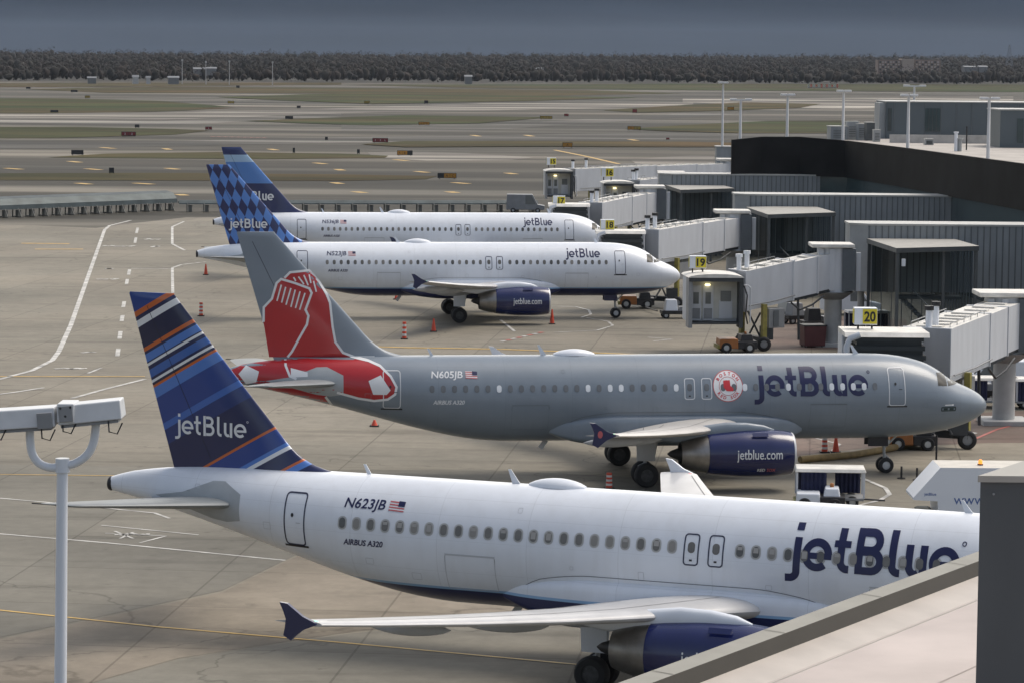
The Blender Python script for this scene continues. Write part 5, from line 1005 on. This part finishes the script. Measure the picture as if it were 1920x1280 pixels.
jet_bridge('16', 'jet bridge of gate 16, its open cab seen between gates 15 and 17', P3(1186, 327, 4.2), P3(1262, 331, 4.6), 0, open_face=(xa(1128, 325), xa(1188, 325), 324, 3.6, 6.75, radians(4)), sign=((xa(1137, 325), 325, 7.3), 1.15))
jet_bridge('15', 'farthest jet bridge, gate 15, with its open cab far out on the apron', P3(1068, 367, 3.9), P3(1368, 382, 4.4), 0, open_face=(xa(1020, 365), xa(1072, 365), 364, 3.3, 6.5, radians(4)), sign=((xa(1032, 366), 366, 7.1), 1.0))

# ================================================================== ground vehicles and cones
M_cur = mat('blue_curtain', (.012, .016, .055), .7, var=.3, vs=3); M_tire = M_blk
def small_wheels(r, pts, rad=.28, wd=.2):
    for x, y in pts: wheel('wheel', r, (x, y, rad), rad, wd)
def baggage_cart(pos, rz_, lab, gr='covered baggage carts', closed=True):
    r = empty('baggage_cart', pos, rz_, lab, 'baggage cart', gr); MB().box((0, 0, .42), (3.0, 1.5, .12)).build('deck', M_jg, r, bevel=.02)
    MB().box((0, 0, 1.72), (3.2, 1.7, .16), top=(.96, .9)).build('roof', M_jr, r, bevel=.03)
    for x in (-1.5, 1.5):
        for y in (-.74, .74): MB().box((x, y, 1.08), (.09, .07, 1.22)).build('post', M_jw, r)
    for s in (-1, 1):
        for xx in ((-.85, .85) if closed or s > 0 else (-.75,)):
            m = MB(); N_ = 12; w_ = 1.15; pts = [(xx - w_ / 2 + w_ * i / N_, s * .78 + .04 * (-1)**i) for i in range(N_ + 1)]
            for i in range(N_): m.poly([(*pts[i], .5), (*pts[i + 1], .5), (*pts[i + 1], 1.64), (*pts[i], 1.64)])
            m.build('curtain', M_cur, r)
    MB().cyl((1.5, 0, .35), (2.5, 0, .3), .04).build('tow_bar', M_dark, r); small_wheels(r, ((-1, -.6), (1, -.6), (-1, .6), (1, .6))); return r
q = gp(1555, 948); baggage_cart((q.x, q.y, 0), -.06, 'blue-curtained baggage cart with white roof beside the near white fuselage', closed=False)
q = gp(1862, 763); baggage_cart((q.x - .2, q.y, 0), .0, 'baggage cart with dark blue curtain left of the round column')
q = gp(1950, 765); baggage_cart((q.x, q.y, 0), .0, 'baggage cart with dark blue curtain right of the round column')
q = gp(1625, 628); baggage_cart((q.x, q.y, 0), .1, 'baggage cart half hidden behind the gate 20 sign')
def tug(pos, rz_, lab, body, cab_m, s=1.):
    r = empty('tow_tractor', pos, rz_, lab, 'tow tractor'); MB().box((-.7 * s, 0, .72 * s), (1.5 * s, 1.9 * s, .75 * s), top=(.92, .96)).build('engine_cover', body, r, bevel=.06); MB().box((.75 * s, 0, .62 * s), (1.5 * s, 1.9 * s, .6 * s)).build('chassis', M_dark, r, bevel=.05)
    MB().box((.7 * s, 0, 1.15 * s), (1.0 * s, 1.6 * s, .5 * s), top=(.8, .9)).build('cabin', cab_m, r, bevel=.05); MB().box((-1.5 * s, 0, .5 * s), (.15, 1.9 * s, .3 * s)).build('bumper', M_ylp, r)
    MB().rev([(0, .05), (0, .09), (.14, .09), (.18, .05)], (.7 * s, 0, 1.4 * s), (0, 0, 1), 10, cap=True).build('beacon', M_org, r)
    small_wheels(r, ((-.9 * s, -.85 * s), (.9 * s, -.85 * s), (-.9 * s, .85 * s), (.9 * s, .85 * s)), .42 * s, .3 * s); return r
q = gp(1193, 578); tug((q.x, q.y, 0), 0, 'orange and black tow tractor at the nose wheel of the third airliner', M_org, M_dark, .95)
q = gp(1708, 841); tug((q.x, q.y, 0), 0, 'orange and black tow tractor under the nose of the grey airliner', M_org, M_dark, .85)
q = gp(1380, 660); tug((q.x, q.y, 0), .1, 'low orange tractor parked beneath the open cab of gate 19', M_org, M_dark, .9)
q = gp(1537, 955); tug((q.x, q.y, 0), -.1, 'white baggage tractor before the blue-curtained cart', M_wht, M_wht, .75)
def tow_bar(a_, b_, lab):
    A, B_ = gp(*a_), gp(*b_); r = MB().cyl(A + Vector((0, 0, .3)), B_ + Vector((0, 0, .3)), .06); o = r.build('tow_bar', M_dark, None, 40); tag(o, lab, 'tow bar')
tow_bar((1232, 590), (1210, 583), 'dark tow bar lying ahead of the third airliner')
# belt loader like trolley at gate 19
def trolley(pos, rz_, lab, s=1., top=M_wht, nm='equipment_trolley', cat='trolley'):
    r = empty(nm, pos, rz_, lab, cat); MB().box((0, 0, .45 * s), (2.2 * s, 1.2 * s, .25 * s)).build('chassis', M_dark, r, bevel=.03); MB().box((-.4 * s, 0, .95 * s), (.9 * s, 1.0 * s, .8 * s), top=(.8, .8)).build('housing', top, r, bevel=.05)
    MB().cyl((.9 * s, 0, .5 * s), (.95 * s, 0, 1.2 * s), .05 * s).build('post', M_jg, r); MB().box((.5 * s, 0, .7 * s), (.7 * s, .8 * s, .3 * s)).build('tray', M_jg, r); small_wheels(r, ((-.8 * s, -.5 * s), (.8 * s, -.5 * s), (-.8 * s, .5 * s), (.8 * s, .5 * s)), .24 * s, .16 * s); return r
for px, py, rz_, lb, s, m_ in ((1268, 597, .1, 'white-topped trolley left of the open cab of gate 19', 1.1, M_wht), (1500, 607, .4, 'pale trolley among the clutter behind gate 19', 1.2, M_jg), (1535, 618, .2, 'dark trolley against the gate 19 column', 1.2, M_dark), (1480, 598, .8, 'tan trolley in the clutter past the air unit', 1.1, M_tan), (1775, 760, .3, 'grey trolley beyond the cockpit of the grey airliner', 1.2, M_jg), (1822, 752, .1, 'white cabinet trolley beside the navy cart', 1.3, M_wht)):
    q = gp(px, py); trolley((q.x, q.y, 0), rz_, lb, s, m_)
q = gp(1523, 650); r = empty('waste_bin', (q.x, q.y, 0), .2, 'dark red waste bin beside the gate 19 column', 'bin'); MB().box((0, 0, .8), (1.5, 1.3, 1.4), top=(1.1, 1.1)).build('tub', mat('bin_red', (.10, .03, .03), .6, var=.2), r, bevel=.05); MB().box((0, 0, 1.54), (1.7, 1.5, .1)).build('lid', M_dark, r); small_wheels(r, ((-.6, -.5), (.6, -.5), (-.6, .5), (.6, .5)), .12, .08)
def van(pos, rz_, lab, L=4.6, H=1.9, m_=M_wht):
    r = empty('service_van', pos, rz_, lab, 'van'); W_ = 1.8; prof = [(-L / 2, .4), (L / 2, .4), (L / 2, .95), (L / 2 - .9, 1.1), (L / 2 - 1.6, H), (-L / 2 + .1, H), (-L / 2, .9)]
    m = MB(); b = 0; n = len(prof); m.v += [(x, -W_ / 2, z) for x, z in prof] + [(x, W_ / 2, z) for x, z in prof]; m.face(list(range(n))); m.face(list(range(2 * n - 1, n - 1, -1)))
    for i in range(n): m.face([i, n + i, n + (i + 1) % n, (i + 1) % n])
    m.build('body', m_, r, bevel=.05)
    for s in (-1, 1): MB().poly([(L / 2 - 1.15, s * (W_ / 2 + .01), 1.12), (L / 2 - 1.7, s * (W_ / 2 + .01), H - .12), (L / 2 - 2.5, s * (W_ / 2 + .01), H - .12), (L / 2 - 2.5, s * (W_ / 2 + .01), 1.12)]).build('side_window', M_smk, r)
    MB().poly([(L / 2 - .92, -.75, 1.15), (L / 2 - .92, .75, 1.15), (L / 2 - 1.52, .7, H - .08), (L / 2 - 1.52, -.7, H - .08)]).build('windscreen', M_smk, r); small_wheels(r, ((-L / 2 + .9, -.8), (L / 2 - .9, -.8), (-L / 2 + .9, .8), (L / 2 - .9, .8)), .34, .22); return r
q = gp(1862, 735); van((q.x, q.y, 0), pi - .1, 'white service van past the navy baggage cart at the right', 4.2, 2.0)
q = gp(1594, 590); van((q.x, q.y, 0), .1, 'white van parked under the nearest walkway building', 4.6, 2.1)
q = gp(985, 399); van((q.x, q.y, 0), 0, 'dark-windowed grey truck parked left of the gate 17 bridge', 5.0, 2.4, M_jg)
# big white truck on the right edge, slanted nose to the left
D_ = 124; zt_ = at(1775, 876, D_).z; x0 = xa(1772, D_); xs0 = xa(1722, D_); r = empty('service_truck', (x0 + 2.5, D_ + 1.2, 0), 0, 'big white service truck with slanted front and orange beacon at the right', 'truck'); ox = x0 + 2.5
m = MB(); zn = at(1722, 932, D_).z; prof = [(xs0 - ox, zn - .1), (xs0 - ox, zn), (x0 - ox, zt_), (5.5, zt_ - .0), (5.5, .5), (x0 - ox, .5), (x0 - ox - .1, zn - .15)]
n = len(prof); m.v += [(x, -1.2, z) for x, z in prof] + [(x, 1.2, z) for x, z in prof]; m.face(list(range(n))); m.face(list(range(2 * n - 1, n - 1, -1)))
for i in range(n): m.face([i, n + i, n + (i + 1) % n, (i + 1) % n], 1 if i == 2 else 0)
m.build('body', [M_wht, mat('truck_roof', (.55, .52, .46), .6, var=.1)], r)
MB().box((x0 - ox - .45, 0, .85), (.9, 2.2, .9), top=(.8, .9)).build('front_cover', mat('cover_dark_green', (.03, .045, .035), .6, var=.2), r, bevel=.15)
small_wheels(r, ((x0 - ox - .4, -1.05), (x0 - ox + 4.5, -1.05), (x0 - ox - .4, 1.05), (x0 - ox + 4.5, 1.05)), .45, .3)
bz = Vector((xa(1846, D_ + 1) - ox, -.3, zt_)); MB().rev([(0, .10), (0, .12), (.05, .12), (.06, .09)], bz, (0, 0, 1), 14, cap=True).build('beacon_base', M_dark, r); MB().rev([(.06, .09), (.18, .085), (.24, .04)], bz, (0, 0, 1), 14, cap=True).build('beacon', mat('beacon_orange', (1, .30, .04), .4, var=0, em=1.2), r)
tl = at(1788, 945, D_ - .0); decal('side_lettering', [bm_text('www.jetblue.com', tl.x - ox, tl.z, .42, width=4.2)], lambda X, Z, o: Vector((X, -1.2 - o, Z)), mat('pale_blue_lettering', (.07, .13, .33), .5, var=0), r, .006, 0)
tl = at(1733, 928, D_); decal('nose_lettering', [bm_text('jetBlue', tl.x - ox, tl.z, .12, width=.5, bold=.02)], lambda X, Z, o: Vector((X, -1.2 - o, Z)), MC['pale_blue_lettering'], r, .006, 0)
MB().cyl((x0 - ox - 1.3, -.9, .5), (x0 - ox - 3.2, -.9, .45), .06).build('tow_bar', M_jg, r)
# cones
M_cr = mat('cone_red', (.62, .07, .03), .5, var=.1); M_cw = mat('cone_white', (.65, .63, .60), .5, var=.1)
def cone(px, y0, y1, lab, striped):
    g0 = gp(px, y1); h = (y1 - y0) * g0.y / F; r = empty('traffic_cone', (g0.x, g0.y, 0), 0, lab, 'traffic cone', 'red safety cones on the apron'); MB().box((0, 0, .04), (.5, .5, .08)).build('base', M_blk, r); n_ = 7; m = MB(); ra = .16 if striped else .18; rb = .13 if striped else .05
    for i in range(n_): t0, t1 = i / n_, (i + 1) / n_; m.cyl((0, 0, .08 + (h - .08) * t0), (0, 0, .08 + (h - .08) * t1), ra + (rb - ra) * t0, ra + (rb - ra) * t1, 14, 1 if striped and i % 2 else 0)
    m.build('body', [M_cr, M_cw], r)
for a_ in ((377, 567, 593, 'striped tube cone left of the red socks fin', 1), (758, 603, 636, 'striped tube cone left of the plain red one', 1), (813, 597, 622, 'plain red cone between striped cone and main wheels', 0), (1035, 580, 608, 'red cone ahead of the third airliner engine', 0), (386, 495, 516, 'small red cone beneath the diamond-tailed airliner tail', 0), (743, 551, 562, 'tiny cone half hidden under the third airliner belly', 0), (1142, 885, 916, 'red and white cone behind the near fuselage crown', 1), (1546, 815, 848, 'thick striped tube cone behind the grey airliner engine', 1), (1567, 815, 848, 'slim red tube beside the striped one behind the engine', 0), (702, 786, 799, 'red cone below the grey airliner rear door', 0), (1600, 655, 668, 'red cone tip above the grey airliner crown', 0)): cone(*a_)
# air hose, posts
A = gp(1500, 868); B_ = gp(1600, 859); C_ = gp(1672, 846); D2 = gp(1712, 836)
tag(MB().tube([(p.x, p.y, .2) for p in (A, A.lerp(B_, .5), B_, C_, D2)], .18).build('air_hose', mat('hose_yellow', (.24, .17, .07), .7, var=.3, vs=2), None, 50), 'thick yellow-brown air hose under the grey airliner nose', 'hose')
m = MB(); q = gp(1755, 882); top = at(1756, 815, q.y); m.tube([(q.x, q.y, .05), (q.x, q.y, top.z * .6), (top.x, top.y, top.z)], .05); tag(m.build('power_cable', M_dark, None, 50), 'black ground power cable hanging from the grey airliner nose', 'cable')
for px, y0, y1, lb in ((1690, 873, 897, 'thin dark barrier post nearest the nose wheel'), (1719, 876, 900, 'thin dark barrier post right of the first'), (1790, 866, 876, 'short dark barrier post by the truck roof')):
    q = gp(px, y1); h = (y1 - y0) * q.y / F; r = empty('barrier_post', (q.x, q.y, 0), 0, lb, 'post'); MB().cyl((0, 0, 0), (0, 0, h), .05).build('pole', M_dark, r); MB().cyl((0, 0, 0), (0, 0, .06), .2).build('base', M_blk, r)

# ================================================================== foreground: lamp post, near roof, wall
LD = 30.0
def lp(px, py, D=LD): p = at(px, py, D); return p
tp = lp(117, 862); bt = lp(104, 1280); r = empty('lamp_post', (bt.x - .02, LD, 0), 0, 'near white lamp post with curved yoke and two floodlights at left', 'lamp post'); O = Vector(r.location)
MB().cyl((-.12, 0, 0), tp - O, .115, .055, 28).build('pole', M_wht, r, 40)
yk = [(58, 792), (56, 815), (60, 848), (74, 868), (97, 876), (117, 872), (140, 868), (163, 852), (176, 826), (181, 782)]
def smooth_path(P, n=5):
    o_ = []
    for i in range(len(P) - 1):
        p0, p1, p2, p3 = P[max(0, i - 1)], P[i], P[i + 1], P[min(len(P) - 1, i + 2)]
        for k_ in range(n): t = k_ / n; o_.append(.5 * ((2 * p1) + (p2 - p0) * t + (2 * p0 - 5 * p1 + 4 * p2 - p3) * t * t + (3 * p1 - p0 - 3 * p2 + p3) * t**3))
    return o_ + [P[-1]]
MB().tube(smooth_path([lp(*p) - O for p in yk]), .043, 16).build('yoke', M_wht, r, 60)
MB().cyl(tp - O - Vector((0, 0, .12)), tp - O + Vector((0, 0, .02)), .075, .07, 20).build('pole_cap', M_wht, r, 40)
M_lampw = mat('lamp_housing', (.58, .60, .62), .45, var=.08, vs=4)
for i, (xa_, xb_, ya_, yb_) in enumerate(((-20, 107, 762, 800), (112, 231, 748, 786))):
    a_, b_ = lp(xa_, yb_ + (4 if i == 0 else 8), LD) - O, lp(xb_, yb_ - 4, LD) - O; c = (a_ + b_) / 2 + Vector((0, 0, .10)); w_ = b_.x - a_.x; ang = Matrix.Rotation(-math.atan2(b_.z - a_.z, w_), 3, 'Y').to_quaternion()
    h_ = MB().box(c, (w_, .36, .19), tilt=ang, top=(1, .85)).build('floodlight', M_lampw, r, bevel=.012)
    MB().box(c + Vector((-w_ * .36 if i else w_ * .36, -.19, -.01)), (w_ * .22, .03, .16), tilt=ang).build('ballast_box', M_jg, h_, bevel=.005)
    MB().box(c + Vector((0, 0, -.115)), (w_ * .9, .30, .03), tilt=ang).build('lens', M_jg, h_)
    for xx in (-.36, .36): MB().tube([c + Vector((w_ * xx - .04, -.15, -.08)), c + Vector((w_ * xx - .03, -.17, -.19)), c + Vector((w_ * xx + .05, -.17, -.21)), c + Vector((w_ * xx + .10, -.15, -.10))], .008, 6).build('cable_loop', M_dark, h_, 60)
m = MB(); cc = lp(128, 768) - O; m.box(cc + Vector((0, -.01, -.01)), (.17, .37, .19)); m.build('mounting_bracket', M_lampw, r, bevel=.01)
for k_ in ((-.05, .04), (.05, .05), (.0, -.04)): MB().cyl(cc + Vector((k_[0], -.205, k_[1])), cc + Vector((k_[0], -.19, k_[1])), .012, n=8).build('bolt', M_dark, r)
# near roof
ZR = 15.2
P1, P2 = gp(1836.7, 1031.7, ZR), gp(1280, 1235, ZR); dr = (P1 - P2).normalized(); nr_ = Vector((dr.y, -dr.x, 0))
a0 = P2 - dr * 8; a1 = P1 + dr * 3.4
roof = empty('near_roof', (P2.x, P2.y, 0), 0, 'pinkish near roof with beige coping, sloping across the lower right', 'roof'); O = Vector(roof.location)
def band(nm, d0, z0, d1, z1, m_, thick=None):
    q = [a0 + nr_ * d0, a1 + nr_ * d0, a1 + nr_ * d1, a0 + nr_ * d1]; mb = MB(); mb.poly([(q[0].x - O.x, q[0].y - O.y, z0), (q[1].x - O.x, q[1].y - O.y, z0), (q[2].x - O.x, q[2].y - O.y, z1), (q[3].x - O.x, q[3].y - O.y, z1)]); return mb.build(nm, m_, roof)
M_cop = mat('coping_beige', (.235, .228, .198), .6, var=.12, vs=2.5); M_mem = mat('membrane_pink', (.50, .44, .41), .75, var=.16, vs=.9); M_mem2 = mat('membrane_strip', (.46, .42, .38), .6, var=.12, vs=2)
band('outer_face', -.004, 0, 0, ZR, M_cop); band('coping', 0, ZR, .20, ZR - .01, M_cop); band('inner_face', .20, ZR - .01, .215, ZR - .15, mat('coping_shaded_face', (.060, .056, .048), .7, var=.1)); band('membrane_curb', .215, ZR - .15, .55, ZR - .22, M_mem2); band('membrane_fold', .55, ZR - .22, .62, ZR - .20, M_mem2)  # inner face: the shadow below the coping is put into its dark colour
rf = band('roof_surface', .62, ZR - .20, 9, ZR - .20, M_mem)
for d_ in (.585, 1.75, 3.4):
    q0, q1 = a0 + nr_ * d_, a1 + nr_ * d_; e2 = nr_ * .012; mb = MB(); z_ = ZR - .193; mb.poly([(*(q0 - O).xy, z_), (*(q1 - O).xy, z_), (*(q1 + e2 - O).xy, z_), (*(q0 + e2 - O).xy, z_)]); mb.build('roof_seam', mat('seam_brown', (.40, .35, .32), .7, var=0), roof)
for j in range(9):
    q = a0 + dr * (1.3 + j * 2.05); jn = MB(); e2 = dr * .014; jn.poly([(*(q + nr_ * .002 - O).xy, ZR + .004), (*(q + e2 + nr_ * .002 - O).xy, ZR + .004), (*(q + e2 + nr_ * .2 - O).xy, ZR - .006), (*(q + nr_ * .2 - O).xy, ZR - .006)]); jn.build('coping_joint', mat('joint_dark', (.10, .095, .08), .7, var=0), roof)
# dark wall at the right edge
wx0 = at(1836, 1000, 22.2).x; wl = empty('dark_wall', (wx0, 22.2, 0), 0, 'dark grey wall with a pale cap filling the right edge', 'wall')
zt_ = at(1836, 890, 22.2).z; c_ = dr.xy.normalized() * 1.55
MB().prism([(0, 0), (6, .0), (6 + c_.x, c_.y), (c_.x, c_.y)], 10, zt_ - .05).build('wall_face', mat('wall_darkgrey', (.070, .079, .086), .6, var=.14, vs=1.4, vscale=(1, 1, .3)), wl)
MB().prism([(-.025, -.03), (6, -.03), (6 + c_.x, c_.y + .03), (c_.x - .02, c_.y + .03)], zt_ - .048, zt_).build('cap', mat('cap_pale', (.33, .32, .29), .6, var=.06, vs=2), wl)
MB().prism([(.33 + c_.x * .75, c_.y * .35), (6, c_.y * .35), (6, c_.y * .85), (.50 + c_.x * .75, c_.y * .85)], zt_ + .001, zt_ + .07).build('cap_step', mat('cap_step_grey', (.28, .28, .27), .6, var=.06), wl)

for j in range(1, 7): MB().box((.62 * j, -.004, 12.5), (.012, .012, 2 * (zt_ - .05 - 12.5))).build('panel_seam', mat('wall_seam', (.025, .028, .03), .7, var=0), wl)
for j in range(13):
    MB().cyl((.1 + .31 * j, -.012, zt_ - .14), (.1 + .31 * j, 0, zt_ - .14), .009, n=8).build('wall_fixing', M_jg, wl)
# ================================================================== air
hz_ = MB().box((0, 3950, 49), (9600, 8300, 100)).build('haze', None); hz_.data.materials.clear()
hm = bpy.data.materials.new('haze_air'); hm.use_nodes = True; t = hm.node_tree; t.nodes.clear(); vo = nn(t, 'ShaderNodeOutputMaterial'); pv = nn(t, 'ShaderNodeVolumePrincipled'); pv.inputs['Color'].default_value = (.75, .85, 1, 1); pv.inputs['Density'].default_value = .000020; pv.inputs['Anisotropy'].default_value = .1
t.links.new(pv.outputs[0], vo.inputs['Volume']); hz_.data.materials.append(hm); hz_['kind'] = 'stuff'; hz_['label'] = 'thin grey-blue haze over the airfield'
